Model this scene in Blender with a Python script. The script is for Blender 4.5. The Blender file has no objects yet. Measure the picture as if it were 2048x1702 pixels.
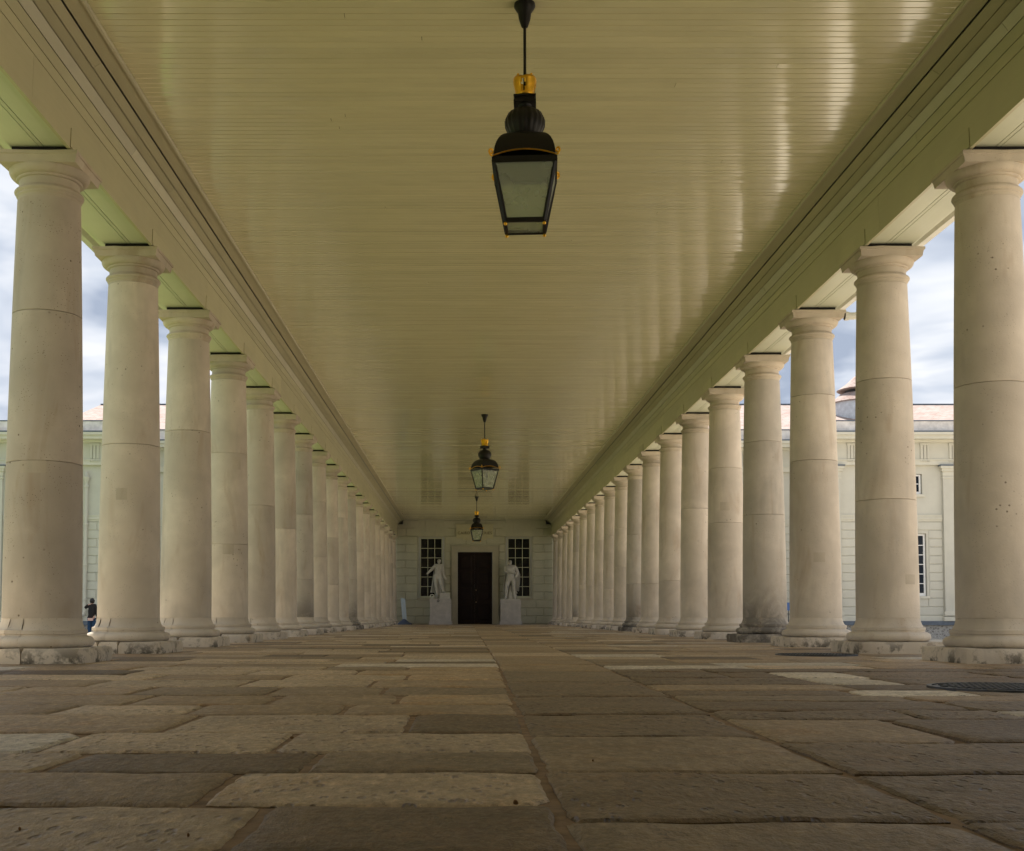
import bpy, math, random
from mathutils import Vector, Matrix, noise as mnoise
R = random.Random(7)
S = bpy.context.scene
COL = S.collection
rad = math.radians

# ------------------------------------------------------------------ camera
CX, CZ = -0.448, 0.3725            # colonnade axis is x = 0, paving is z = 0, view along +y
cd = bpy.data.cameras.new("camera"); cam = bpy.data.objects.new("camera", cd); COL.objects.link(cam)
cam.location = (CX, 0, CZ); cam.rotation_euler = (rad(90) + 0.05, 0, 0)
cd.sensor_width = 36; cd.sensor_fit = 'HORIZONTAL'; cd.lens = 2350 / 2048 * 36
cd.shift_x = 0.0459; cd.shift_y = 0.1291; cd.clip_start = 0.05; cd.clip_end = 3000
S.camera = cam

# ------------------------------------------------------------------ world, sun, exposure
SUN_EL, SUN_AZ = 58, 351           # azimuth: clockwise from +y, sun high ahead and a little left
w = bpy.data.worlds.new("World"); S.world = w; w.use_nodes = True
nt = w.node_tree; nt.nodes.clear()
def wn(t, **k):
    n = nt.nodes.new(t)
    for a, b in k.items(): setattr(n, a, b)
    return n
wl = nt.links.new
sky = wn('ShaderNodeTexSky', sky_type='NISHITA', sun_disc=False, sun_elevation=rad(SUN_EL), sun_rotation=rad(SUN_AZ))
tc = wn('ShaderNodeTexCoord'); sep = wn('ShaderNodeSeparateXYZ'); wl(tc.outputs['Generated'], sep.inputs[0])
zz = wn('ShaderNodeMath', operation='MAXIMUM'); wl(sep.outputs['Z'], zz.inputs[0]); zz.inputs[1].default_value = 0.0
za = wn('ShaderNodeMath', operation='ADD'); wl(zz.outputs[0], za.inputs[0]); za.inputs[1].default_value = 0.22
px = wn('ShaderNodeMath', operation='DIVIDE'); wl(sep.outputs['X'], px.inputs[0]); wl(za.outputs[0], px.inputs[1])
py = wn('ShaderNodeMath', operation='DIVIDE'); wl(sep.outputs['Y'], py.inputs[0]); wl(za.outputs[0], py.inputs[1])
cv = wn('ShaderNodeCombineXYZ'); wl(px.outputs[0], cv.inputs[0]); wl(py.outputs[0], cv.inputs[1]); wl(sep.outputs['Z'], cv.inputs[2])
n1 = wn('ShaderNodeTexNoise'); n1.inputs['Scale'].default_value = 2.6; n1.inputs['Detail'].default_value = 4; n1.inputs['Roughness'].default_value = .56; n1.inputs['Distortion'].default_value = .35
wl(cv.outputs[0], n1.inputs['Vector'])
cov = wn('ShaderNodeValToRGB'); cov.color_ramp.elements[0].position = .14; cov.color_ramp.elements[1].position = .30
wl(n1.outputs['Fac'], cov.inputs[0])
cc = wn('ShaderNodeValToRGB'); e = cc.color_ramp.elements
e[0].position = .38; e[0].color = (1.75, 2.05, 2.6, 1); e[1].position = .64; e[1].color = (4.0, 4.1, 4.3, 1)
m_ = e.new(.51); m_.color = (2.9, 3.15, 3.6, 1)
wl(n1.outputs['Fac'], cc.inputs[0])
mx = wn('ShaderNodeMix', data_type='RGBA'); wl(cov.outputs[0], mx.inputs[0]); wl(sky.outputs[0], mx.inputs[6]); wl(cc.outputs[0], mx.inputs[7])
bg = wn('ShaderNodeBackground'); bg.inputs['Strength'].default_value = 0.1
wl(mx.outputs[2], bg.inputs['Color'])
wo = wn('ShaderNodeOutputWorld'); wl(bg.outputs[0], wo.inputs['Surface'])

sl = bpy.data.lights.new("sun", 'SUN'); sl.energy = 5.0; sl.angle = rad(2.0); sl.color = (1, .95, .88)
so = bpy.data.objects.new("sun", sl); COL.objects.link(so)
d = Vector((math.sin(rad(SUN_AZ)) * math.cos(rad(SUN_EL)), math.cos(rad(SUN_AZ)) * math.cos(rad(SUN_EL)), math.sin(rad(SUN_EL))))
so.rotation_euler = d.to_track_quat('Z', 'Y').to_euler(); so.location = d * 60
S.view_settings.view_transform = 'Standard'; S.view_settings.look = 'None'
S.view_settings.exposure = 1.3; S.view_settings.gamma = 1
S.render.engine = 'CYCLES'
S.cycles.max_bounces = 6; S.cycles.diffuse_bounces = 3; S.cycles.transparent_max_bounces = 12

# ------------------------------------------------------------------ materials
class NT:
    def __init__(s, name):
        s.m = bpy.data.materials.new(name); s.m.use_nodes = True
        s.t = s.m.node_tree; s.t.nodes.clear()
        s.out = s.n('ShaderNodeOutputMaterial'); s.b = s.n('ShaderNodeBsdfPrincipled')
        s.l(s.b.outputs[0], s.out.inputs['Surface'])
        s.co = s.n('ShaderNodeTexCoord'); s.oi = s.n('ShaderNodeObjectInfo')
    def n(s, t, **k):
        q = s.t.nodes.new(t)
        for a, b in k.items(): setattr(q, a, b)
        return q
    def l(s, a, b): s.t.links.new(a, b)
    def vec(s, scale=(1, 1, 1), offs=True, src=None):
        mp = s.n('ShaderNodeMapping'); mp.inputs['Scale'].default_value = scale
        s.l(src or s.co.outputs['Object'], mp.inputs[0])
        if offs:
            ml = s.n('ShaderNodeVectorMath', operation='SCALE'); ml.inputs[0].default_value = (37., 91., 53.)
            s.l(s.oi.outputs['Random'], ml.inputs['Scale']); s.l(ml.outputs[0], mp.inputs['Location'])
        return mp.outputs[0]
    def noise(s, v, sc, det=4, ro=.55, dist=0):
        q = s.n('ShaderNodeTexNoise'); q.inputs['Scale'].default_value = sc; q.inputs['Detail'].default_value = det
        q.inputs['Roughness'].default_value = ro; q.inputs['Distortion'].default_value = dist
        s.l(v, q.inputs['Vector']); return q.outputs['Fac']
    def voro(s, v, sc, feat='F1', out='Distance', rnd=1):
        q = s.n('ShaderNodeTexVoronoi', feature=feat); q.inputs['Scale'].default_value = sc; q.inputs['Randomness'].default_value = rnd
        s.l(v, q.inputs['Vector']); return q.outputs[out]
    def ramp(s, f, p0, p1, c0=0., c1=1.):
        q = s.n('ShaderNodeMapRange'); q.clamp = True
        for i, x in enumerate((p0, p1, c0, c1)): q.inputs[i + 1].default_value = x
        s.l(f, q.inputs[0]); return q.outputs[0]
    def math(s, op, a, b=None):
        q = s.n('ShaderNodeMath', operation=op)
        for i, x in enumerate((a, b)):
            if x is None: continue
            if isinstance(x, (int, float)): q.inputs[i].default_value = x
            else: s.l(x, q.inputs[i])
        return q.outputs[0]
    def mix(s, f, a, b, mode='MIX'):
        q = s.n('ShaderNodeMix', data_type='RGBA', blend_type=mode); q.clamp_factor = True
        for i, x in ((0, f), (6, a), (7, b)):
            if isinstance(x, (int, float)): q.inputs[i].default_value = x
            elif isinstance(x, tuple): q.inputs[i].default_value = (*x, 1)
            else: s.l(x, q.inputs[i])
        return q.outputs[2]
    def col(s, c):
        if isinstance(c, tuple): s.b.inputs['Base Color'].default_value = (*c, 1)
        else: s.l(c, s.b.inputs['Base Color'])
    def rough(s, r):
        if isinstance(r, (int, float)): s.b.inputs['Roughness'].default_value = r
        else: s.l(r, s.b.inputs['Roughness'])
    def bump(s, h, st=.3, dist=.01):
        q = s.n('ShaderNodeBump'); q.inputs['Strength'].default_value = st; q.inputs['Distance'].default_value = dist
        s.l(h, q.inputs['Height']); s.l(q.outputs[0], s.b.inputs['Normal'])
    def objtint(s, c, amt=.12):
        f = s.ramp(s.oi.outputs['Random'], 0, 1, 1 - amt, 1 + amt)
        q = s.n('ShaderNodeVectorMath', operation='SCALE'); s.l(c, q.inputs[0]); s.l(f, q.inputs['Scale']); return q.outputs[0]

def plain(name, c, r=.6, metal=0, spec=.5, var=.0, sc=6, bump=0):
    k = NT(name); k.b.inputs['Metallic'].default_value = metal; k.rough(r); k.b.inputs['Specular IOR Level'].default_value = spec
    v = k.vec()
    if var:
        f = k.noise(v, sc, 5, .6)
        k.col(k.mix(k.ramp(f, .3, .7), tuple(x * (1 - var) for x in c), tuple(min(1, x * (1 + var)) for x in c)))
    else: k.col(c)
    if bump: k.bump(k.noise(v, sc * 6, 4), bump, .004)
    return k.m

def stone_mat(name, base, stain=False, pit=1.):
    k = NT(name); geo = k.n('ShaderNodeNewGeometry'); P = geo.outputs['Position']
    v = k.vec(); vs = k.vec((1, 1, .25))
    big = k.noise(v, 1.3, 3, .6, .4); mid = k.noise(v, 7, 4, .65); fine = k.noise(v, 60, 1, .6)
    c = k.mix(k.ramp(big, .32, .68), tuple(x * .80 for x in base), tuple(x * 1.12 for x in base))
    c = k.mix(k.ramp(mid, .25, .75), c, k.mix(.5, c, (base[0] * .82, base[1] * .80, base[2] * .78)))
    # warm rusty run marks and grey weathering with a shape of their own
    st = k.math('MULTIPLY', k.ramp(k.noise(vs, 3.2, 3, .7, .6), .56, .74), .45)
    c = k.mix(st, c, (base[0] * .62, base[1] * .50, base[2] * .38))
    gr = k.math('MULTIPLY', k.ramp(k.noise(vs, 2.1, 3, .7, .3), .54, .70), .38)
    c = k.mix(gr, c, (base[0] * .55, base[1] * .56, base[2] * .58))
    # pits and shell holes, clustered
    vd = k.voro(v, 15); ps = k.ramp(vd, .07, .16, 1., 0.)
    sel = k.ramp(k.noise(v, 2.2, 2, .5), .57, .64)
    pits = k.math('MULTIPLY', ps, sel)
    vd2 = k.voro(v, 48); ps2 = k.math('MULTIPLY', k.ramp(vd2, .08, .2, .75, 0.), k.ramp(k.noise(v, 4.1, 2), .5, .58))
    allp = k.math('MULTIPLY', k.math('MAXIMUM', pits, ps2), pit)
    c = k.mix(allp, c, (base[0] * .22, base[1] * .18, base[2] * .14))
    # black lichen close to the paving
    sx = k.n('ShaderNodeSeparateXYZ'); k.l(P, sx.inputs[0])
    low = k.ramp(sx.outputs['Z'], .01, .17, 1, 0)
    li = k.math('MULTIPLY', low, k.ramp(k.noise(v, 5.5, 4, .7), .50, .60))
    c = k.mix(k.math('MULTIPLY', li, .85), c, (.045, .04, .03))
    if stain:
        s2 = k.math('MULTIPLY', k.ramp(sx.outputs['Z'], .15, .85, 1, 0), k.ramp(k.noise(v, 3.2, 6, .7, .5), .33, .55))
        c = k.mix(k.math('MULTIPLY', s2, .8), c, (.06, .052, .042))
    c = k.objtint(c, .07)
    k.col(c); k.rough(.82); k.b.inputs['Specular IOR Level'].default_value = .25
    h = k.math('SUBTRACT', k.math('ADD', k.math('MULTIPLY', mid, .5), k.math('MULTIPLY', fine, .25)), k.math('MULTIPLY', allp, 1.2))
    k.bump(h, .45, .012)
    return k.m

STONE = (.65, .565, .455)
M = {}
M['stone'] = stone_mat('limestone', STONE, pit=.75)
M['stone_pitted'] = stone_mat('limestone_pitted', (.54, .465, .375), pit=1.25)
M['stone_stained'] = stone_mat('limestone_lichen', (.54, .48, .395), stain=True)
M['cap'] = stone_mat('limestone_capital', (.57, .49, .38), pit=.4)
M['marble'] = plain('statue_marble', (.52, .49, .42), .55, var=.12, sc=9, bump=.1)
M['pedestal'] = plain('pedestal_stone', (.46, .42, .37), .8, var=.14, sc=4, bump=.2)

def slab_mat(name, base, rust=.35, pocks=0.):
    k = NT(name); v = k.vec(); vr = k.vec((1, .75, 1))
    big = k.noise(v, 2.2, 4, .6, .5); ly = k.noise(vr, 5, 5, .68, .9); fine = k.noise(v, 55, 2, .7)
    c = k.mix(k.ramp(big, .3, .7), tuple(x * .8 for x in base), tuple(x * 1.15 for x in base))
    c = k.mix(k.ramp(ly, .42, .62, 0, .4), c, tuple(x * .55 for x in base))
    c = k.mix(k.math('MULTIPLY', k.ramp(k.noise(v, 3.1, 5, .65), .54, .68), rust), c, (base[0] * .95, base[1] * .72, base[2] * .45))
    sp = k.math('MULTIPLY', k.ramp(k.voro(v, 130), .1, .3, .7, 0.), k.ramp(k.noise(v, 9, 3), .48, .6))
    c = k.mix(sp, c, tuple(x * .35 for x in base))
    if pocks:
        pk = k.math('MULTIPLY', k.ramp(k.voro(k.vec((1, .42, 1)), 30), .16, .30, 1., 0.), k.ramp(k.noise(v, 5, 3), .42, .52))
        c = k.mix(k.math('MULTIPLY', pk, pocks), c, tuple(x * .4 for x in base))
    fr = k.math('FRACT', k.math('MULTIPLY', ly, 7.)); edge = k.math('MULTIPLY', k.ramp(fr, .0, .13, 1., 0.), k.ramp(k.noise(v, 6, 2), .38, .56))
    c = k.mix(k.math('MULTIPLY', edge, .9), c, tuple(x * .33 for x in base))
    grit = k.noise(k.vec((1, .45, 1)), 34, 4, .75)
    c = k.mix(k.ramp(grit,   .34, .54, .5, 0.), c, tuple(x * .42 for x in base)); c = k.mix(k.ramp(grit, .54, .72, 0., .5), c, tuple(min(1, x * 1.7) for x in base))
    c = k.objtint(c, .16); k.col(c)
    k.rough(k.ramp(fine, .3, .7, .45, .68)); k.b.inputs['Specular IOR Level'].default_value = .5
    st = k.n('ShaderNodeMath', operation='SNAP'); st.inputs[1].default_value = .09; k.l(ly, st.inputs[0])
    h = k.math('ADD', k.math('MULTIPLY', st.outputs[0], .9), k.math('ADD', k.math('MULTIPLY', ly, .5), k.math('MULTIPLY', grit, .4)))
    if pocks: h = k.math('SUBTRACT', h, k.math('MULTIPLY', pk, .5))
    k.bump(h, .9, .024)
    return k.m
SL = {'white': slab_mat('slab_white', (.68, .57, .43), .1, .5), 'pale': slab_mat('slab_pale', (.57, .42, .26), .3, .7),
      'mid': slab_mat('slab_mid', (.39, .27, .153), .5), 'dark': slab_mat('slab_dark', (.19, .126, .07), .3),
      'grey': slab_mat('slab_grey', (.30, .213, .125), .4), 'rough': slab_mat('slab_rough', (.225, .153, .087), .45, .5),
      'tan': slab_mat('slab_tan', (.43, .295, .162), .6)}
M['mortar'] = plain('mortar', (.27, .175, .09), .95, var=.35, sc=14, bump=.5)

def paint_mat(name, base, r=.35, wood=True, dirt=.3, along='x', amt=.075, spec=.5, coat=0.):
    k = NT(name); v = k.vec(); g = k.vec((.6, 14, 14) if along == 'x' else (14, .6, 14))
    grain = k.noise(g, 3, 2, .6); big = k.noise(v, .9, 3, .65, .4)
    c = k.mix(k.ramp(big, .35, .72, 0, dirt), base, tuple(x * .62 for x in base))
    c = k.objtint(c, amt); k.col(c)
    k.rough(k.ramp(grain, .3, .7, r - .05, r + .08)); k.b.inputs['Specular IOR Level'].default_value = spec
    if coat: k.b.inputs['Coat Weight'].default_value = coat; k.b.inputs['Coat Roughness'].default_value = .10
    if wood: k.bump(grain, .10, .004)
    return k.m
M['ceiling'] = paint_mat('ceiling_paint', (.76, .70, .42), .14, wood=False, spec=.8, coat=.8, amt=.03)
M['beam'] = paint_mat('beam_paint', (.54, .50, .31), .45, along='y')
M['beam_b'] = paint_mat('beam_paint_pale', (.62, .58, .40), .45, along='y')
M['soffit'] = paint_mat('soffit_paint', (.60, .61, .45), .5, along='y')
M['shadowgap'] = plain('gap_shade', (.012, .01, .008), .9)  # near-black for gaps, their shade put into the colour
M['roofing'] = plain('lead_roofing', (.22, .23, .25), .6, var=.2)
M['gutter'] = plain('gutter_paint', (.62, .60, .52), .45, var=.1)
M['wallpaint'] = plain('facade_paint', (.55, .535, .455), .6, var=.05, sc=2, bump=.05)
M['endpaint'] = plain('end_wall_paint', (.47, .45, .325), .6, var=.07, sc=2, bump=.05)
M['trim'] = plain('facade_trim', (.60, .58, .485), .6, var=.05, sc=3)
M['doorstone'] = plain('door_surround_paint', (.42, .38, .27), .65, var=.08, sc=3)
M['door'] = plain('door_brown', (.014, .007, .005), .55, var=.25, sc=3, spec=.2)
M['brass'] = plain('dull_brass', (.30, .22, .12), .4, metal=1)
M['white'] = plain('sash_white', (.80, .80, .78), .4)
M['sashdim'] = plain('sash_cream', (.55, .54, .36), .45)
M['glass'] = plain('dark_glass', (.004, .006, .009), .05, spec=.35)
M['lead'] = plain('blue_lead', (.10, .125, .16), .5, var=.2)
M['parapet'] = plain('weathered_parapet', (.80, .74, .68), .8, var=.22, sc=3, bump=.2)
M['drum'] = plain('lead_drum', (.50, .53, .58), .5, var=.15)
M['iron'] = plain('black_iron', (.007, .0055, .004), .5, spec=.3)
M['gold'] = plain('gilt', (.86, .48, .05), .34, metal=1, var=.15, sc=30)
M['steel'] = plain('cover_iron', (.085, .088, .092), .5, metal=.6, var=.3, sc=20)
M['skin'] = plain('skin', (.55, .32, .24), .5)
M['hair'] = plain('hair_black', (.006, .005, .006), .5)
M['jacket'] = plain('jacket_black', (.010, .008, .009), .85)
M['redtop'] = plain('top_red', (.35, .02, .02), .8)
M['denim'] = plain('denim', (.012, .045, .11), .85, var=.2, sc=10)
M['bag'] = plain('bag_pink', (.60, .38, .34), .5)
M['blue'] = plain('sign_blue', (.02, .07, .22), .45)
M['post'] = plain('post_dark', (.025, .025, .028), .5)
M['poleblue'] = plain('pole_pale_blue', (.40, .46, .50), .5)
M['basegrey'] = plain('base_blue_grey', (.06, .075, .11), .6)
M['letters'] = plain('sign_letters', (.10, .075, .035), .6)
M['signpanel'] = plain('sign_panel', (.52, .48, .30), .6, var=.06)

def glass_pane():
    k = NT('lantern_glass'); k.col((.58, .60, .49)); k.rough(.4)
    tr = k.n('ShaderNodeBsdfTransparent'); tr.inputs[0].default_value = (.86, .9, .8, 1)
    ms = k.n('ShaderNodeMixShader'); f = k.ramp(k.noise(k.vec(), 5, 2), .3, .7, .28, .36)
    k.l(f, ms.inputs[0]); k.l(tr.outputs[0], ms.inputs[1]); k.l(k.b.outputs[0], ms.inputs[2]); k.l(ms.outputs[0], k.out.inputs['Surface'])
    return k.m
M['pane'] = glass_pane()

def slate_mat():
    k = NT('slate_roof'); geo = k.n('ShaderNodeNewGeometry'); br = k.n('ShaderNodeTexBrick')
    sx = k.n('ShaderNodeSeparateXYZ'); k.l(geo.outputs['Position'], sx.inputs[0])
    cb = k.n('ShaderNodeCombineXYZ'); k.l(sx.outputs['X'], cb.inputs[0]); k.l(k.math('MULTIPLY', sx.outputs['Z'], 2.4), cb.inputs[1])
    k.l(cb.outputs[0], br.inputs['Vector']); br.inputs['Scale'].default_value = 1.6
    br.inputs['Color1'].default_value = (.30, .215, .19, 1); br.inputs['Color2'].default_value = (.36, .29, .26, 1); br.inputs['Mortar'].default_value = (.22, .16, .14, 1)
    br.inputs['Mortar Size'].default_value = .02; br.inputs['Brick Width'].default_value = .5; br.inputs['Row Height'].default_value = .4
    c = k.mix(k.ramp(k.noise(k.vec(offs=False), 2.5, 5), .35, .65, 0, .6), br.outputs[0], (.40, .36, .34))
    k.col(c); k.rough(.95); k.b.inputs['Specular IOR Level'].default_value = .05
    k.bump(br.outputs['Fac'], .4, .02); return k.m
M['slate'] = slate_mat()
def flint_mat():
    k = NT('flint_wall'); v = k.vec((1, 1, 1.3), False)
    d = k.voro(v, 6.5); e = k.voro(v, 6.5, 'DISTANCE_TO_EDGE')
    c = k.mix(k.ramp(d, 0, .45), (.10, .09, .08), (.40, .38, .35)); c = k.mix(k.ramp(e, .05, .13, 1, 0), c, (.46, .44, .40))
    k.col(c); k.rough(.8); k.bump(k.ramp(e, 0, .2), .8, .03); return k.m
M['flint'] = flint_mat()
def grass_mat():
    k = NT('lawn'); v = k.vec(offs=False); a = k.noise(v, .7, 6, .7); b = k.noise(v, 40, 4, .7)
    c = k.mix(k.ramp(a, .3, .7), (.10, .155, .027), (.15, .195, .042)); c = k.mix(k.ramp(b, .3, .7, 0, .6), c, (.06, .098, .02))
    k.col(c); k.rough(.9); k.bump(b, .8, .03); return k.m
M['grass'] = grass_mat()
M['gravel'] = plain('gravel', (.47, .41, .32), .95, var=.25, sc=25, bump=.6)

# ------------------------------------------------------------------ geometry helpers
def mk(name, geo, mat, parent=None, loc=(0, 0, 0), smooth=None, rot=None, link=True):
    if isinstance(geo, bpy.types.Mesh): me = geo
    else:
        me = bpy.data.meshes.new(name); me.from_pydata(geo[0], [], geo[1]); me.update()
        for m in (mat if isinstance(mat, list) else [mat]): me.materials.append(m)
        if smooth is not None:
            me.polygons.foreach_set('use_smooth', [True] * len(me.polygons))
            if smooth < 180: me.set_sharp_from_angle(angle=rad(smooth))
    o = bpy.data.objects.new(name, me); COL.objects.link(o)
    o.location = loc
    if rot: o.rotation_euler = rot
    if parent: o.parent = parent
    return o
def empty(name, loc, label=None, cat=None, group=None, rz=0):
    o = bpy.data.objects.new(name, None); COL.objects.link(o); o.location = loc; o.rotation_euler = (0, 0, rz); o.empty_display_size = .2
    if label: tag(o, label, cat, group)
    return o
def tag(o, label=None, cat=None, group=None, kind=None):
    if label: o['label'] = label
    if cat: o['category'] = cat; o['kind'] = 'thing'
    if group: o['group'] = group
    if kind: o['kind'] = kind
    return o
def box(x0, x1, y0, y1, z0, z1):
    v = [(x0, y0, z0), (x1, y0, z0), (x1, y1, z0), (x0, y1, z0), (x0, y0, z1), (x1, y0, z1), (x1, y1, z1), (x0, y1, z1)]
    return v, [(0, 3, 2, 1), (4, 5, 6, 7), (0, 1, 5, 4), (1, 2, 6, 5), (2, 3, 7, 6), (3, 0, 4, 7)]
def join(*gs):
    V, F = [], []
    for v, f in gs:
        o = len(V); V += list(v); F += [tuple(i + o for i in q) for q in f]
    return V, F
def xf(g, m):
    return [tuple(m @ Vector(p)) for p in g[0]], g[1]
def mv(g, x, y, z): return [(a + x, b + y, c + z) for a, b, c in g[0]], g[1]
def lathe(prof, n=48, a0=0., a1=None, caps=True):
    full = a1 is None; a1 = a0 + 2 * math.pi if full else a1
    m = n if full else n + 1; V, F = [], []
    for r, z in prof:
        for i in range(m):
            a = a0 + (a1 - a0) * i / n; V.append((r * math.cos(a), r * math.sin(a), z))
    for j in range(len(prof) - 1):
        for i in range(n):
            k = (i + 1) % m; F.append((j * m + i, j * m + k, (j + 1) * m + k, (j + 1) * m + i))
    if caps and full:
        if prof[0][0] > 0: F.append(tuple(reversed(range(m))))
        if prof[-1][0] > 0: F.append(tuple((len(prof) - 1) * m + i for i in range(m)))
    if not full:
        for i in (0, n):
            ring = [j * m + i for j in range(len(prof))]
            F.append(tuple(ring if i == 0 else reversed(ring)))
    return V, F
def prism_y(prof, y0, y1):
    n = len(prof); V = [(x, y0, z) for x, z in prof] + [(x, y1, z) for x, z in prof]
    return V, [(i, (i + 1) % n, (i + 1) % n + n, i + n) for i in range(n)] + [tuple(reversed(range(n))), tuple(range(n, 2 * n))]
def prism_x(prof, x0, x1):
    n = len(prof); V = [(x0, y, z) for y, z in prof] + [(x1, y, z) for y, z in prof]
    return V, [(i, (i + 1) % n, (i + 1) % n + n, i + n) for i in range(n)] + [tuple(reversed(range(n))), tuple(range(n, 2 * n))]
def block(x0, x1, z0, z1, y, proud=.035, ch=.028):
    """rusticated block on a wall facing -y, chamfered edges"""
    v = [(x0, y, z0), (x1, y, z0), (x1, y, z1), (x0, y, z1), (x0 + ch, y - proud, z0 + ch), (x1 - ch, y - proud, z0 + ch), (x1 - ch, y - proud, z1 - ch), (x0 + ch, y - proud, z1 - ch)]
    return v, [(4, 5, 6, 7), (0, 1, 5, 4), (1, 2, 6, 5), (2, 3, 7, 6), (3, 0, 4, 7)]
def tube(pts, r, n=10):
    V, F = [], []; P = [Vector(p) for p in pts]
    rs = r if isinstance(r, (list, tuple)) else [r] * len(P)
    for i, p in enumerate(P):
        t = (P[min(i + 1, len(P) - 1)] - P[max(i - 1, 0)]).normalized()
        up = Vector((0, 0, 1)) if abs(t.z) < .9 else Vector((1, 0, 0))
        a = t.cross(up).normalized(); b = t.cross(a)
        for k in range(n):
            q = 2 * math.pi * k / n; V.append(tuple(p + (a * math.cos(q) + b * math.sin(q)) * rs[i]))
    for i in range(len(P) - 1):
        for k in range(n):
            F.append((i * n + k, i * n + (k + 1) % n, (i + 1) * n + (k + 1) % n, (i + 1) * n + k))
    F.append(tuple(range(n))); F.append(tuple(reversed(range((len(P) - 1) * n, len(P) * n))))
    return V, F
def ball(c, r, n=12):
    return mv(lathe([(max(1e-4, r * math.sin(math.pi * i / n)), -r * math.cos(math.pi * i / n)) for i in range(n + 1)], n, caps=False), *c)

# ------------------------------------------------------------------ layout constants
AX, Y0, DY, NCOL = 3.941, 9.717, 2.5, 19
HTOP = 4.169                     # top of abacus
ZC = 4.968                       # ceiling
YW = 55.592                      # end wall
YB = -3.5                        # colonnade continues behind the camera

# ------------------------------------------------------------------ ground
g = mk('ground', ([(-1500, -1500, -1.02), (1500, -1500, -1.02), (1500, 1500, -1.02), (-1500, 1500, -1.02)], [(0, 1, 2, 3)]), M['gravel']); tag(g, kind='structure')
g = mk('lawn', box(-400, -5.35, -400, 46.0, -1.0, -.545), M['grass']); tag(g, kind='structure')
g = mk('bounce_strip', box(-400, -5.35, 46.01, 52.85, -1.0, -.548), M['gravel']); tag(g, kind='structure')  # added gravel strip, its beige bounce offsets the lawn's green on the facade
g = mk('forecourt', box(5.35, 400, -400, 50.9, -1.0, -.62), M['gravel']); tag(g, kind='structure')

# ------------------------------------------------------------------ paving
floor = mk('paving', join(box(-5.3, 5.3, YB, YW + .1, -1.1, -.009)), M['mortar']); tag(floor, kind='structure')
def slab_geo(x0, x1, y0, y1, jit=.006, gap=.009, dz=0., chip=0.):
    x0 += gap; x1 -= gap; y0 += gap; y1 -= gap
    w_, h_ = x1 - x0, y1 - y0
    nx, ny = max(1, min(5, int(w_ / .28))), max(1, min(2, int(h_ / .33)))
    pts = [(x0 + w_ * i / nx, y0) for i in range(nx)] + [(x1, y0 + h_ * i / ny) for i in range(ny)] + [(x1 - w_ * i / nx, y1) for i in range(nx)] + [(x0, y1 - h_ * i / ny) for i in range(ny)]
    pts = [(px_ + R.uniform(-jit, jit), py_ + R.uniform(-jit, jit)) for px_, py_ in pts]
    n = len(pts); cx, cy = (x0 + x1) / 2, (y0 + y1) / 2
    tx, ty = R.uniform(-.003, .003), R.uniform(-.003, .003)
    V = []
    for ins, z in ((.0, -.055), (0., -.007), (.007, 0.)):
        for px_, py_ in pts:
            sx_ = ins * (1 if px_ < cx else -1); sy_ = ins * (1 if py_ < cy else -1)
            V.append((px_ + sx_, py_ + sy_, z + dz + (tx * (px_ - cx) + ty * (py_ - cy)) if z > -.05 else z))
    F = [(j * n + i, j * n + (i + 1) % n, (j + 1) * n + (i + 1) % n, (j + 1) * n + i) for j in range(2) for i in range(n)]
    F.append(tuple(range(2 * n, 3 * n)))
    return V, F
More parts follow.
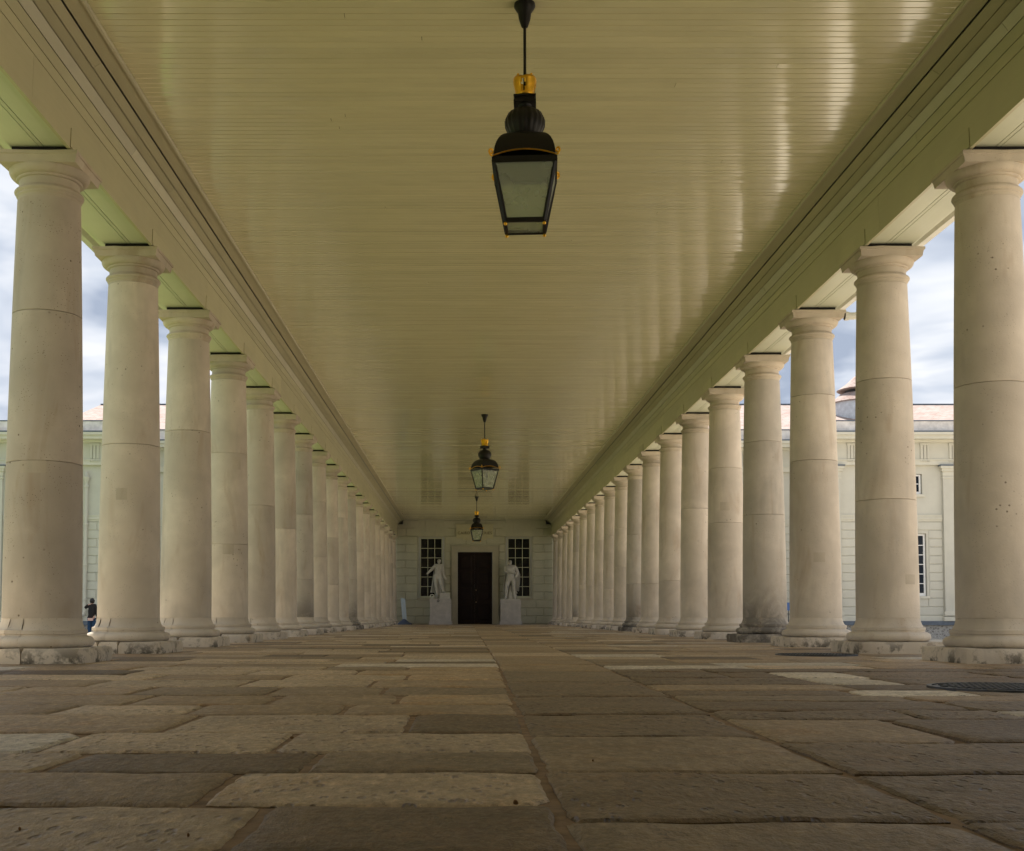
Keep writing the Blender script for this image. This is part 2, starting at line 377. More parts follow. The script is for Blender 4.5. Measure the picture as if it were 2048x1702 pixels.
def slab_fine(x0, x1, y0, y1, cell, gap=.008, dz=0., amp=.0035, seed=0):
    x0 += gap; x1 -= gap; y0 += gap; y1 -= gap; w_, h_ = x1 - x0, y1 - y0
    nx, ny = max(5, int(w_ / cell)), max(5, int(h_ / cell)); V, F = [], []
    so_ = Vector((seed * 7.3, seed * 3.9, seed)); tx, ty = R.uniform(-.003, .003), R.uniform(-.003, .003)
    cr_ = [R.uniform(.0, .008) if R.random() < .75 else R.uniform(.015, .05) for _ in range(4)]
    for j in range(ny + 1):
        for i in range(nx + 1):
            fi = {0: 0., 1: .011 / w_, nx - 1: 1 - .011 / w_, nx: 1.}.get(i, (i - .5) / (nx - 1)); fj = {0: 0., 1: .011 / h_, ny - 1: 1 - .011 / h_, ny: 1.}.get(j, (j - .5) / (ny - 1))
            x, y = x0 + w_ * fi, y0 + h_ * fj; q = Vector((x, y, 0)) + so_
            e = (i in (0, nx)) or (j in (0, ny))
            n1_ = mnoise.noise(q * 4) + .5 * mnoise.noise(q * 9) + .3 * mnoise.noise(q * 21)
            z = dz + tx * x + ty * y + amp * (round(n1_ * 3) / 3 * .7 + n1_ * .5)
            px_, py_ = x, y
            if i in (0, 1, nx - 1, nx): px_ += (1 if i < 2 else -1) * abs(mnoise.noise(Vector((i > 1, y, 0)) * 9 + so_)) * .018
            if j in (0, 1, ny - 1, ny): py_ += (1 if j < 2 else -1) * abs(mnoise.noise(Vector((x, j > 1, 3)) * 9 + so_)) * .013
            if i in (0, 1, nx - 1, nx) and j in (0, 1, ny - 1, ny):
                c_ = cr_[(i > 1) + 2 * (j > 1)]; px_ += c_ * (1 if i < 2 else -1) * .6; py_ += c_ * (1 if j < 2 else -1) * .5
            if e: z -= .005 + .004 * abs(mnoise.noise(q * 15))
            V.append((px_, py_, z))
    m = nx + 1
    for j in range(ny):
        for i in range(nx): F.append((j * m + i, j * m + i + 1, (j + 1) * m + i + 1, (j + 1) * m + i))
    bd = list(range(m)) + [j * m + nx for j in range(1, ny + 1)] + [ny * m + i for i in range(nx - 1, -1, -1)] + [j * m for j in range(ny - 1, 0, -1)]
    k = len(V); V += [(V[b][0], V[b][1], -.05) for b in bd]; L = len(bd)
    for a in range(L): F.append((bd[a], k + a, k + (a + 1) % L, bd[(a + 1) % L]))
    return V, F
def line1(y): return -.448 + (.155 + .0115 * y if y < 9 else .2585 + .0022 * (y - 9))   # long joint right of the camera
def line2(y): return -.448 + (.86 + .019 * y if y < 9 else 1.03 + .003 * (y - 9))       # second long joint
slabs = []                        # (x0, x1, y0, y1, kind)
XE = 5.25
e2x = lambda xe: xe - .448
near_rows = [  # far edge to near edge: y0, y1, joints in eye x (right to left), kinds right to left
    (1.32, 1.87, [-.62], ['mid', 'pale']),
    (1.87, 2.35, [-.391], ['dark', 'pale']),
    (2.35, 2.84, [-.542], ['pale', 'mid']),
    (2.84, 3.25, [-.394, -1.034], ['grey', 'dark', 'pale']),
    (3.25, 3.80, [-.54, -1.194], ['pale', 'pale', 'white']),
    (3.80, 4.49, [-.195, -.993], ['dark', 'pale', 'mid']),
    (4.49, 5.00, [-.484, -1.084, -1.62], ['mid', 'mid', 'pale', 'mid']),
    (5.00, 5.62, [-.30, -.86, -1.46], ['tan', 'mid', 'tan', 'mid']),
    (5.62, 6.25, [-.41, -.96, -1.62, -2.3], ['grey', 'grey', 'grey', 'mid', 'pale']),
    (6.25, 6.95, [-.52, -1.22, -2.05], ['mid', 'pale', 'pale', 'mid']),
    (6.95, 7.55, [-.36, -1.1, -1.9], ['tan', 'pale', 'mid', 'pale']),
    (7.55, 8.20, [-.72, -1.42, -2.2], ['tan', 'pale', 'pale', 'dark']),
]
def fill_left(xr, y0, y1, start=0):
    x = xr
    while x > -XE + .05:
        w_ = R.uniform(.5, 1.25); xl = x - w_
        if xl < -XE + .4: xl = -XE
        slabs.append((xl, x, y0, y1, R.choice(['pale', 'mid', 'mid', 'grey', 'tan', 'dark', 'white', 'pale', 'pale'])))
        x = xl
for y0, y1, js, ks in near_rows:
    x = line1((y0 + y1) / 2)
    for i, kd in enumerate(ks):
        if i < len(js): xl = e2x(js[i])
        else: xl = x - R.uniform(.75, 1.1)
        slabs.append((xl, x, y0, y1, kd)); x = xl
    fill_left(x, y0, y1)
y = 8.2
while y < YW - .05:
    h_ = R.uniform(.42, .68); y1 = min(y + h_, YW)
    if YW - y1 < .35: y1 = YW
    fill_left(line1((y + y1) / 2), y, y1); y = y1
# centre lane of long slabs
ys = [1.35, 2.17, 2.85, 3.69, 4.51, 5.5, 6.75, 8.0]
while ys[-1] < YW - 1.6: ys.append(ys[-1] + R.uniform(.75, 1.35))
ys.append(YW)
lane_k = ['grey', 'rough', 'grey', 'rough', 'rough', 'rough', 'grey', 'tan']
for i in range(len(ys) - 1):
    a, b = ys[i], ys[i + 1]; ym = (a + b) / 2
    slabs.append((line1(ym), line2(ym), a, b, lane_k[i] if i < len(lane_k) else R.choice(['tan', 'mid', 'pale', 'tan', 'grey'])))
# right of the lane
white_r = [(7.2, 7.95, 2.0, 2.5), (6.5, 7.2, 2.02, 2.45), (5.55, 6.0, 1.9, 2.46), (4.28, 4.68, 2.08, 2.8)]
y = 1.35; first = True
while y < YW - .05:
    h_ = R.uniform(.6, .85) if y < 4 else R.uniform(.42, .7)
    hit = None
    for a, b, p, q in white_r:
        if abs(y - a) < .02: hit = (a, b, p, q); h_ = b - a
    if not hit:
        nxt = [a for a, b, p, q in white_r if y < a - .02 < y + h_ + .3]
        if nxt: h_ = min(nxt) - y
    y1 = min(y + h_, YW)
    if YW - y1 < .35: y1 = YW
    x = line2((y + y1) / 2)
    while x < XE - .05:
        w_ = R.uniform(.55, 1.2); kd = None
        if hit:
            if x < e2x(hit[2]) - .02: w_ = min(w_, e2x(hit[2]) - x); w_ = w_ if e2x(hit[2]) - x - w_ > .3 else e2x(hit[2]) - x; kd = 'rough'
            elif x < e2x(hit[2]) + .05: w_ = hit[3] - hit[2]; kd = 'white'
        xr = x + w_
        if xr > XE - .4: xr = XE
        if not kd:
            if y < 8.0: kd = R.choice(['rough', 'rough', 'dark', 'grey', 'mid'])
            else: kd = R.choice(['pale', 'mid', 'tan', 'white', 'pale', 'mid', 'grey', 'dark'])
        slabs.append((x, xr, y, y1, kd)); x = xr
    y = y1
# behind / under the camera
for yy in (-3.5, -2.5, -1, .3):
    x = -XE
    while x < XE - .05:
        xr = min(x + R.uniform(.9, 1.4), XE); slabs.append((x, xr, yy, {-3.5: -2.5, -2.5: -1, -1: .3, .3: 1.335}[yy], 'mid')) ; x = xr
def seen(s):
    ym = (s[2] + s[3]) / 2; xm = (s[0] + s[1]) / 2 - CX
    if ym < 1.3 or abs(xm) > .62 * ym + .6 or abs((s[0] + s[1]) / 2) > 3.95: return 0
    return (s[1] - s[0]) * (s[3] - s[2]) / ym ** 3
slabs.sort(key=seen, reverse=True)
kinds = list(SL)
restV, restF, restM = [], [], []
for i, (x0, x1, y0, y1, kd) in enumerate(slabs):
    nearf = y1 < 9
    gap = .008 if nearf else .006
    dz = R.uniform(-.002, .002)
    if i < 296 and seen((x0, x1, y0, y1, kd)) > 0:
        cx, cy = (x0 + x1) / 2, (y0 + y1) / 2
        if y0 < 8.5: gq = slab_fine(x0 - cx, x1 - cx, y0 - cy, y1 - cy, .045 if y0 < 4.4 else .075, gap, dz, .0032 if kd != 'rough' else .0055, i)
        else: gq = slab_geo(x0 - cx, x1 - cx, y0 - cy, y1 - cy, .009, gap, dz)
        mk('paving_slab', gq, SL[kd], floor, (cx, cy, 0), smooth=28 if y0 < 8.5 else None)
    else:
        v, f = slab_geo(x0, x1, y0, y1, .005, gap, dz); o = len(restV)
        restV += v; restF += [tuple(a + o for a in q) for q in f]; restM += [kinds.index(kd)] * len(f)
rs = mk('distant_slabs', (restV, restF), [SL[k] for k in kinds], floor)
rs.data.polygons.foreach_set('material_index', restM); tag(rs, kind='stuff')

# inspection covers
def cover(x, y, lab):
    t = empty('inspection_cover', (x, y, .004), lab, 'drain cover', 'round iron covers in the paving')
    mk('rim', lathe([(.36, -.02), (.385, -.02), (.385, .006), (.36, .006)], 40, caps=False), M['steel'], t, smooth=30)
    mk('plate', lathe([(.355, -.02), (.355, .002)], 40), M['steel'], t, smooth=30)
    V = []
    for i in range(-7, 8):
        for j in range(-7, 8):
            px_, py_ = i * .046, j * .046
            if px_ * px_ + py_ * py_ > .325 ** 2: continue
            if (i + j) % 2: V.append(box(px_ - .018, px_ + .018, py_ - .008, py_ + .008, .0, .009))
            else: V.append(box(px_ - .008, px_ + .008, py_ - .018, py_ + .018, .0, .009))
    for q in V: mk('tread_bar', q, M['steel'], t)
cover(2.37, 6.15, 'round iron cover with basket tread in the paving beside nearest right column')
cover(2.95, 11.4, 'round iron cover in the paving farther off beside the second right column')

# ------------------------------------------------------------------ columns
def shaft_r(z):
    t = max(0., (z - .36) / (3.84 - .36)); return .315 - .062 * (t ** 1.55)
J = {('L', 0): [1.63, 2.87], ('L', 1): [2.14], ('L', 2): [2.68], ('L', 3): [1.42, 2.75], ('L', 4): [2.22], ('L', 5): [2.02], ('L', 6): [1.15, 2.5],
     ('R', 0): [2.28], ('R', 1): [1.57, 2.82], ('R', 2): [2.31, 3.13], ('R', 3): [1.85, 2.92], ('R', 4): [1.93, 2.85], ('R', 5): [2.4]}
ORD = ['first', 'second', 'third', 'fourth', 'fifth', 'sixth', 'seventh', 'eighth', 'ninth', 'tenth', 'eleventh', 'twelfth', 'thirteenth', 'fourteenth', 'fifteenth', 'sixteenth', 'seventeenth', 'eighteenth', 'nineteenth']
SPEC = {('L', 0): 'nearest stone column on the left, pitted and darker, cut by the frame', ('R', 0): 'nearest stone column on the right, with orange flaking marks, cut by the frame',
        ('R', 3): 'fourth stone column of the right row, with black lichen on its foot', ('L', 3): 'fourth stone column of the left row, with pale mottled repair patches',
        ('L', -1): 'added stone column of the left row beside the viewer, outside the frame', ('R', -1): 'added stone column of the right row beside the viewer, outside the frame',
        ('L', 18): 'last stone column of the left row, against the end wall', ('R', 18): 'last stone column of the right row, against the end wall'}
CAPP = [(.248, 3.825), (.252, 3.85), (.262, 3.862), (.262, 3.875)] + [(.262 + .017 * math.sin(math.pi * i / 8), 3.875 + .045 * i / 8) for i in range(1, 8)] + [(.255, 3.922), (.243, 3.935), (.243, 3.992), (.262, 3.998), (.264, 4.012), (.266, 4.014)] + [(.266 + .058 * math.sin(.5 * math.pi * i / 8), 4.014 + .064 * (1 - math.cos(.5 * math.pi * i / 8))) for i in range(1, 9)]
cap_geo = lathe(CAPP, 56)
BP = [(.40, .118)] + [(.372 + .048 * math.cos(a), .163 + .045 * math.sin(a)) for a in [rad(-80 + 16 * i) for i in range(11)]] + [(.362, .214), (.358, .226), (.366, .233), (.366, .262), (.345, .268), (.334, .285), (.324, .31), (.3165, .338), (.3150, .3585)]
def wear(g, amt, sc, seed, keep=None):
    out = []
    for p in g[0]:
        q = Vector(p) * sc + Vector((seed * 3.1, seed * 1.7, seed))
        n = Vector((mnoise.noise(q), mnoise.noise(q + Vector((9, 0, 0))), mnoise.noise(q + Vector((0, 9, 0))))) * amt
        if keep and not keep(p): n *= 0
        out.append((p[0] + n.x, p[1] + n.y, p[2] + n.z))
    return out, g[1]
def plinth_block(x0, x1, y0, y1, seed, sgn):
    """chamfered, gridded box whose inner front corner is worn round"""
    nx, ny, nz = max(2, int((x1 - x0) / .08)), 8, 3; V, F = [], []; idx = {}
    def vid(i, j, k):
        if (i, j, k) in idx: return idx[(i, j, k)]
        x = x0 + (x1 - x0) * i / nx; yv = y0 + (y1 - y0) * j / ny; z = .118 * k / nz
        b = .014
        if k == nz:
            if i == 0: x += b
            if i == nx: x -= b
            if j == 0: yv += b
            if j == ny: yv -= b
        # worn corners
        cxr, cyr = abs(x) / .48, abs(yv) / .48; r = math.hypot(cxr, cyr)
        if r > 1.26: s_ = 1 - (r - 1.26) * (.42 if x * sgn < 0 else .2); x *= s_; yv *= s_
        q = Vector((x * 5 + seed * 2.3, yv * 5, z * 9 + seed)); n = mnoise.noise(q) * .013
        x += n if abs(x) > .3 else 0; yv += mnoise.noise(q + Vector((5, 5, 5))) * .013
        if k == nz: z += mnoise.noise(q * 1.3) * .008
        idx[(i, j, k)] = len(V); V.append((x, yv, z)); return idx[(i, j, k)]
    for i in range(nx):
        for j in range(ny):
            F.append((vid(i, j, nz), vid(i + 1, j, nz), vid(i + 1, j + 1, nz), vid(i, j + 1, nz)))
    for k in range(nz):
        for i in range(nx):
            F.append((vid(i, 0, k), vid(i + 1, 0, k), vid(i + 1, 0, k + 1), vid(i, 0, k + 1)))
            F.append((vid(i + 1, ny, k), vid(i, ny, k), vid(i, ny, k + 1), vid(i + 1, ny, k + 1)))
        for j in range(ny):
            F.append((vid(nx, j, k), vid(nx, j + 1, k), vid(nx, j + 1, k + 1), vid(nx, j, k + 1)))
            F.append((vid(0, j + 1, k), vid(0, j, k), vid(0, j, k + 1), vid(0, j + 1, k + 1)))
    return V, F
ABP = [(-.312, 4.078), (.312, 4.078), (.318, 4.10), (.326, 4.142), (.335, 4.146), (.335, 4.169), (-.335, 4.169), (-.335, 4.146), (-.326, 4.142), (-.318, 4.10)]
def abacus_geo(seed):
    lv = [(.312, 4.078), (.316, 4.105), (.324, 4.138), (.335, 4.143), (.335, 4.169)]; V, F = [], []; n = 6
    for r, z in lv:
        ring = [(-r + 2 * r * i / n, -r) for i in range(n)] + [(r, -r + 2 * r * i / n) for i in range(n)] + [(r - 2 * r * i / n, r) for i in range(n)] + [(-r, r - 2 * r * i / n) for i in range(n)]
        V += [(a, b, z) for a, b in ring]
    m = 4 * n
    for j in range(len(lv) - 1):
        for i in range(m): F.append((j * m + i, j * m + (i + 1) % m, (j + 1) * m + (i + 1) % m, (j + 1) * m + i))
    F.append(tuple(reversed(range(m)))); F.append(tuple(range((len(lv) - 1) * m, len(lv) * m)))
    return wear((V, F), .006, 7, seed)
PATCH = {('L', 0): [(1.58, .05, 252, 40)], ('L', 1): [(1.62, .06, 258, 22)], ('L', 3): [(1.34, .07, 270, 30), (2.6, .09, 295, 26)], ('R', 2): [(1.1, .06, 250, 26)], ('R', 1): [(.75, .05, 285, 24)], ('R', 4): [(2.2, .07, 240, 30)]}
capmesh = None
for side, sg in (('L', -1), ('R', 1)):
    for k in range(-1, NCOL):  # starts with an unseen pair, added to cut side light near the camera
        nm = {'L': 'left', 'R': 'right'}[side]
        lab = SPEC.get((side, k)) or ('%s stone column from the camera in the %s row' % (ORD[k], nm))
        t = empty('stone_column', (sg * AX, Y0 + DY * k, 0), lab, 'column', 'columns of the colonnade')
        mt = M['stone_pitted'] if (side, k) == ('L', 0) else M['stone_stained'] if (side, k) in (('R', 3), ('R', 8), ('L', 6), ('L', 10), ('R', 14)) else M['stone']
        seed = k * 2 + (side == 'R')
        bm_ = M['stone_stained'] if (side, k) in (('R', 3), ('R', 8), ('L', 10)) else M['stone']
        # plinth: left ones are pieced from three stones near the camera
        if side == 'L' and k < 6:
            c1, c2 = R.uniform(-.24, -.16), R.uniform(.0, .06)
            for a, b in ((-.48, c1 - .004), (c1 + .004, c2 - .004), (c2 + .004, .48)):
                mk('plinth_stone', plinth_block(a, b, -.48, .48, seed, sg), bm_, t, smooth=40)
            s0 = R.uniform(3.95, 4.2)
            for a0, a1 in ((s0, s0 + .42), (s0 + .42, s0 + 3.2), (s0 + 3.2, s0 + 2 * math.pi)):
                mk('base_stone', wear(lathe(BP, 30, a0 + .0028, a1 - .0028), .006, 6, seed), bm_, t, smooth=35)
            mk('base_core', lathe([(.309, .12), (.309, .36)], 40), bm_, t)
        else:
            mk('plinth', plinth_block(-.48, .48, -.48, .48, seed, sg), bm_, t, smooth=40)
            mk('base', wear(lathe(BP, 56), .005, 5, seed), bm_, t, smooth=35)
        js = J.get((side, k)) or sorted([R.uniform(1.1, 1.9), R.uniform(2.3, 3.1)][:R.choice([1, 2, 2])])
        zs = [.355] + js + [3.828]
        for i in range(len(zs) - 1):
            a, b = zs[i] + .0015, zs[i + 1] - .0015; nn = max(3, int((b - a) / .3))
            pr = [(shaft_r(a) - .003, a)] + [(shaft_r(a + (b - a) * q / nn), a + .004 + (b - a - .008) * q / nn) for q in range(nn + 1)] + [(shaft_r(b) - .004, b)]
            mk('shaft_drum', lathe(pr, 56, a0=R.uniform(0, 6)), mt, t, smooth=30, rot=(0, 0, R.uniform(0, 6)))
        for zc, hh, a0, da in PATCH.get((side, k), []):
            mk('repair_patch', lathe([(shaft_r(zc) - .02, zc - hh), (shaft_r(zc - hh) + .0012, zc - hh), (shaft_r(zc + hh) + .0012, zc + hh), (shaft_r(zc) - .02, zc + hh)], 8, rad(a0), rad(a0 + da)), M['cap'], t, smooth=30)
        if capmesh is None: o = mk('capital', cap_geo, M['cap'], t, smooth=30); capmesh = o.data
        else: mk('capital', capmesh, None, t, rot=(0, 0, R.uniform(0, 6)))
        mk('abacus', abacus_geo(seed), M['cap'], t, smooth=30)
        mk('gap_shade_pad', box(-.26, .21, -.30, .30, HTOP, 4.21) if sg > 0 else box(-.21, .26, -.30, .30, HTOP, 4.21), M['shadowgap'], t)  # black pad over the abacus paints the shade of the gap

# ------------------------------------------------------------------ entablatures
def ent(sg, label):
    t = empty('timber_entablature', (sg * AX, YB, 4.2), label, 'beam', 'beams carried by the two column rows')
    def P(name, prof, mat, y0=YB, y1=YW - .02):
        pr = [((c if sg > 0 else -c) - sg * AX, z - 4.2) for c, z in prof]
        if sg < 0: pr = pr[::-1]
        return mk(name, prism_y(pr, y0 - YB, y1 - YB), mat, t)
    R0 = CZ
    P('beam_core', [(3.70, 4.222), (4.15, 4.222), (4.15, 4.93), (3.70, 4.93)], M['beam'])
    # soffit planks with open joints
    for a, b in ((3.672, 3.885), (3.892, 3.925), (3.931, 4.165)):
        P('soffit_board', [(a, 4.207), (b, 4.207), (b, 4.221), (a, 4.221)], M['soffit'])
    # inner facing, lowest deep board then narrow planks, the last three leaning out into a cove
    q = [(3.660, 3.800), (3.652, 4.176), (3.646, 4.272), (3.628, 4.372), (3.572, 4.445), (3.498, 4.490), (3.424, 4.535)]
    q = [(c, z + R0) for c, z in q]; q[0] = (3.66, 4.176)
    for i in range(len(q) - 1):
        (c0, z0), (c1, z1) = q[i], q[i + 1]
        dx, dz = c1 - c0, z1 - z0; L = math.hypot(dx, dz); ux, uz = dx / L, dz / L; nx, nz = uz, -ux
        if nx < 0: nx, nz = -nx, -nz
        g_ = .0035; th = .018 if i else .03
        a = (c0 + ux * g_, z0 + uz * g_); b = (c1 - ux * g_, z1 - uz * g_)
        ends = [YB]
        while ends[-1] < YW - 9: ends.append(ends[-1] + R.uniform(4.5, 8.5))
        ends.append(YW - .02)
        for ya, yb_ in zip(ends, ends[1:]): P('facing_board' if i else 'deep_facing_board', [a, (a[0] + nx * th, a[1] + nz * th), (b[0] + nx * th, b[1] + nz * th), b], M['beam_b'] if i == 3 else M['beam'], ya + .0015, yb_ - .0015)  # one plank paler, the light it catches put into its colour
    P('cove_backing', [(3.69, 4.56), (3.69, 4.95), (3.46, 4.95), (3.455, 4.915), (3.52, 4.885), (3.60, 4.84), (3.66, 4.76), (3.672, 4.6)], M['beam'])
    P('ceiling_trim', [(3.30, 4.948), (3.418, 4.920), (3.418, 4.965), (3.30, 4.965)], M['beam'])
    P('bead', [(3.278, 4.938), (3.298, 4.934), (3.2985, 4.966), (3.274, 4.966)], M['beam_b'])
    P('outer_cornice', [(4.166, 4.36), (4.36, 4.36), (4.40, 4.47), (4.52, 4.50), (4.52, 4.60), (4.166, 4.62)], M['soffit'])
    P('outer_fascia', [(4.151, 4.21), (4.166, 4.21), (4.166, 4.359), (4.151, 4.359)], M['soffit'])
    P('gutter', [(4.521, 4.52), (4.56, 4.47), (4.63, 4.47), (4.66, 4.52), (4.66, 4.60), (4.521, 4.60)], M['gutter'])
    for k in range(NCOL):          # let-in blocks over each abacus
        yk = Y0 + DY * k
        P('let_in_block', [(3.659, 4.19), (3.652, 4.19), (3.650, 4.345), (3.657, 4.345)], M['beam'], yk - .34, yk + .34)
    return t
EL = ent(-1, 'pale green planked timber beam above the left column row')
ER = ent(1, 'pale green planked timber beam above the right column row')
y2 = Y0 + DY * 2 - .25
mk('gutter_outlet', join(tube([(4.60 - AX, y2 - YB, .26), (4.60 - AX, y2 - YB, .02), (4.52 - AX, y2 - YB, -.06), (4.40 - AX, y2 - YB, -.09), (4.28 - AX, y2 - YB, -.09)], .045, 10), tube([(4.60 - AX, y2 - YB, .06), (4.60 - AX, y2 - YB, .02)], .056, 10), tube([(4.33 - AX, y2 - YB, -.09), (4.28 - AX, y2 - YB, -.09)], .055, 10)), M['gutter'], ER, smooth=40)
for sg, E in ((-1, EL), (1, ER)):   # curved end bracket where the beam meets the wall
    pts = [(3.66, 4.74)] + [(3.66 - .28 * math.sin(.5 * math.pi * i / 8), 4.94 - .2 * math.cos(.5 * math.pi * i / 8)) for i in range(9)] + [(3.38, 4.74)]
    pr = [(sg * c - sg * AX, z - 4.2) for c, z in pts]
    if sg < 0: pr = pr[::-1]
    mk('end_bracket', prism_y(pr, YW - .30 - YB, YW - .03 - YB), M['post'], E)

# ------------------------------------------------------------------ ceiling
ceil = mk('ceiling', box(-3.44, 3.44, YB, YW - .01, ZC + .018, 5.06), M['shadowgap']); tag(ceil, kind='structure')
BW = .09
def board_geo(L, w_=BW, n=1):
    a, b, c = w_ / 2 - .0022, w_ / 2 - .0065, .0045; h_ = .018
    pr = [(-a, h_), (-a, c), (-b, 0), (b, 0), (a, c), (a, h_)]
    V = [(-L / 2, p, z) for p, z in pr] + [(L / 2, p, z) for p, z in pr]; m = len(pr)
    return V, [(i, i + m, (i + 1) % m + m, (i + 1) % m) for i in range(m)] + [tuple(range(m)), tuple(reversed(range(m, 2 * m)))]
bgeo = board_geo(6.58); bmesh_ = None; y = 8.3; nb = 0
while nb < 298:
    zr, tl = ZC + R.uniform(-.0008, .0008), R.gauss(0, .013)
    if R.random() < .2 and bmesh_:
        xj = R.choice((-1.6, -.9, 1.1, 1.9)) + R.uniform(-.3, .3)
        for a_, b__ in ((-3.29, xj - .002), (xj + .002, 3.29)):
            mk('ceiling_board', board_geo(b__ - a_), M['ceiling'], ceil, ((a_ + b__) / 2, y + BW / 2, zr), rot=(tl + R.gauss(0, .008), 0, 0)); nb += 1
        y += BW; continue
    o = mk('ceiling_board', bmesh_ or bgeo, M['ceiling'], ceil, (0, y + BW / 2, zr), rot=(tl, R.gauss(0, .00012), 0))
    bmesh_ = o.data; y += BW; nb += 1
gs = []; yy = y
while yy < YW - BW: gs.append(xf(bgeo, Matrix.Translation((0, yy + BW / 2, ZC + R.uniform(-.0008, .0008))) @ Matrix.Rotation(R.gauss(0, .013), 4, 'X'))); yy += BW
yy = 8.3 - BW
while yy > YB: gs.append(mv(bgeo, 0, yy + BW / 2, ZC)); yy -= BW
tag(mk('distant_boards', join(*gs), M['ceiling'], ceil), kind='stuff')
rf = empty('added_roof', (0, YB, 4.62), 'unseen roof added above the boarded ceiling for shade', 'roof')  # unseen slab added to block sky light
mk('roof_deck', join(
    prism_y([(-4.5, .005), (-3.45, .345), (-3.45, .45), (0, .95), (3.45, .45), (3.45, .345), (4.5, .005), (4.5, .12), (0, 1.3), (-4.5, .12)], 0, YW - .05 - YB)), M['roofing'], rf)

for sg in (-1, 1):
    tag(mk('added_side_wall', box(*sorted((sg * 3.75, sg * 5.3)), YB, 1.6, -.03, 4.19), M['wallpaint']), kind='structure')  # unseen walls added beside the camera to darken near floor and ceiling
tag(mk('added_rear_wall', box(-14, 14, YB - .5, YB - .02, -1.1, 9), M['wallpaint']), kind='structure')  # unseen wall added behind the camera to shut out light

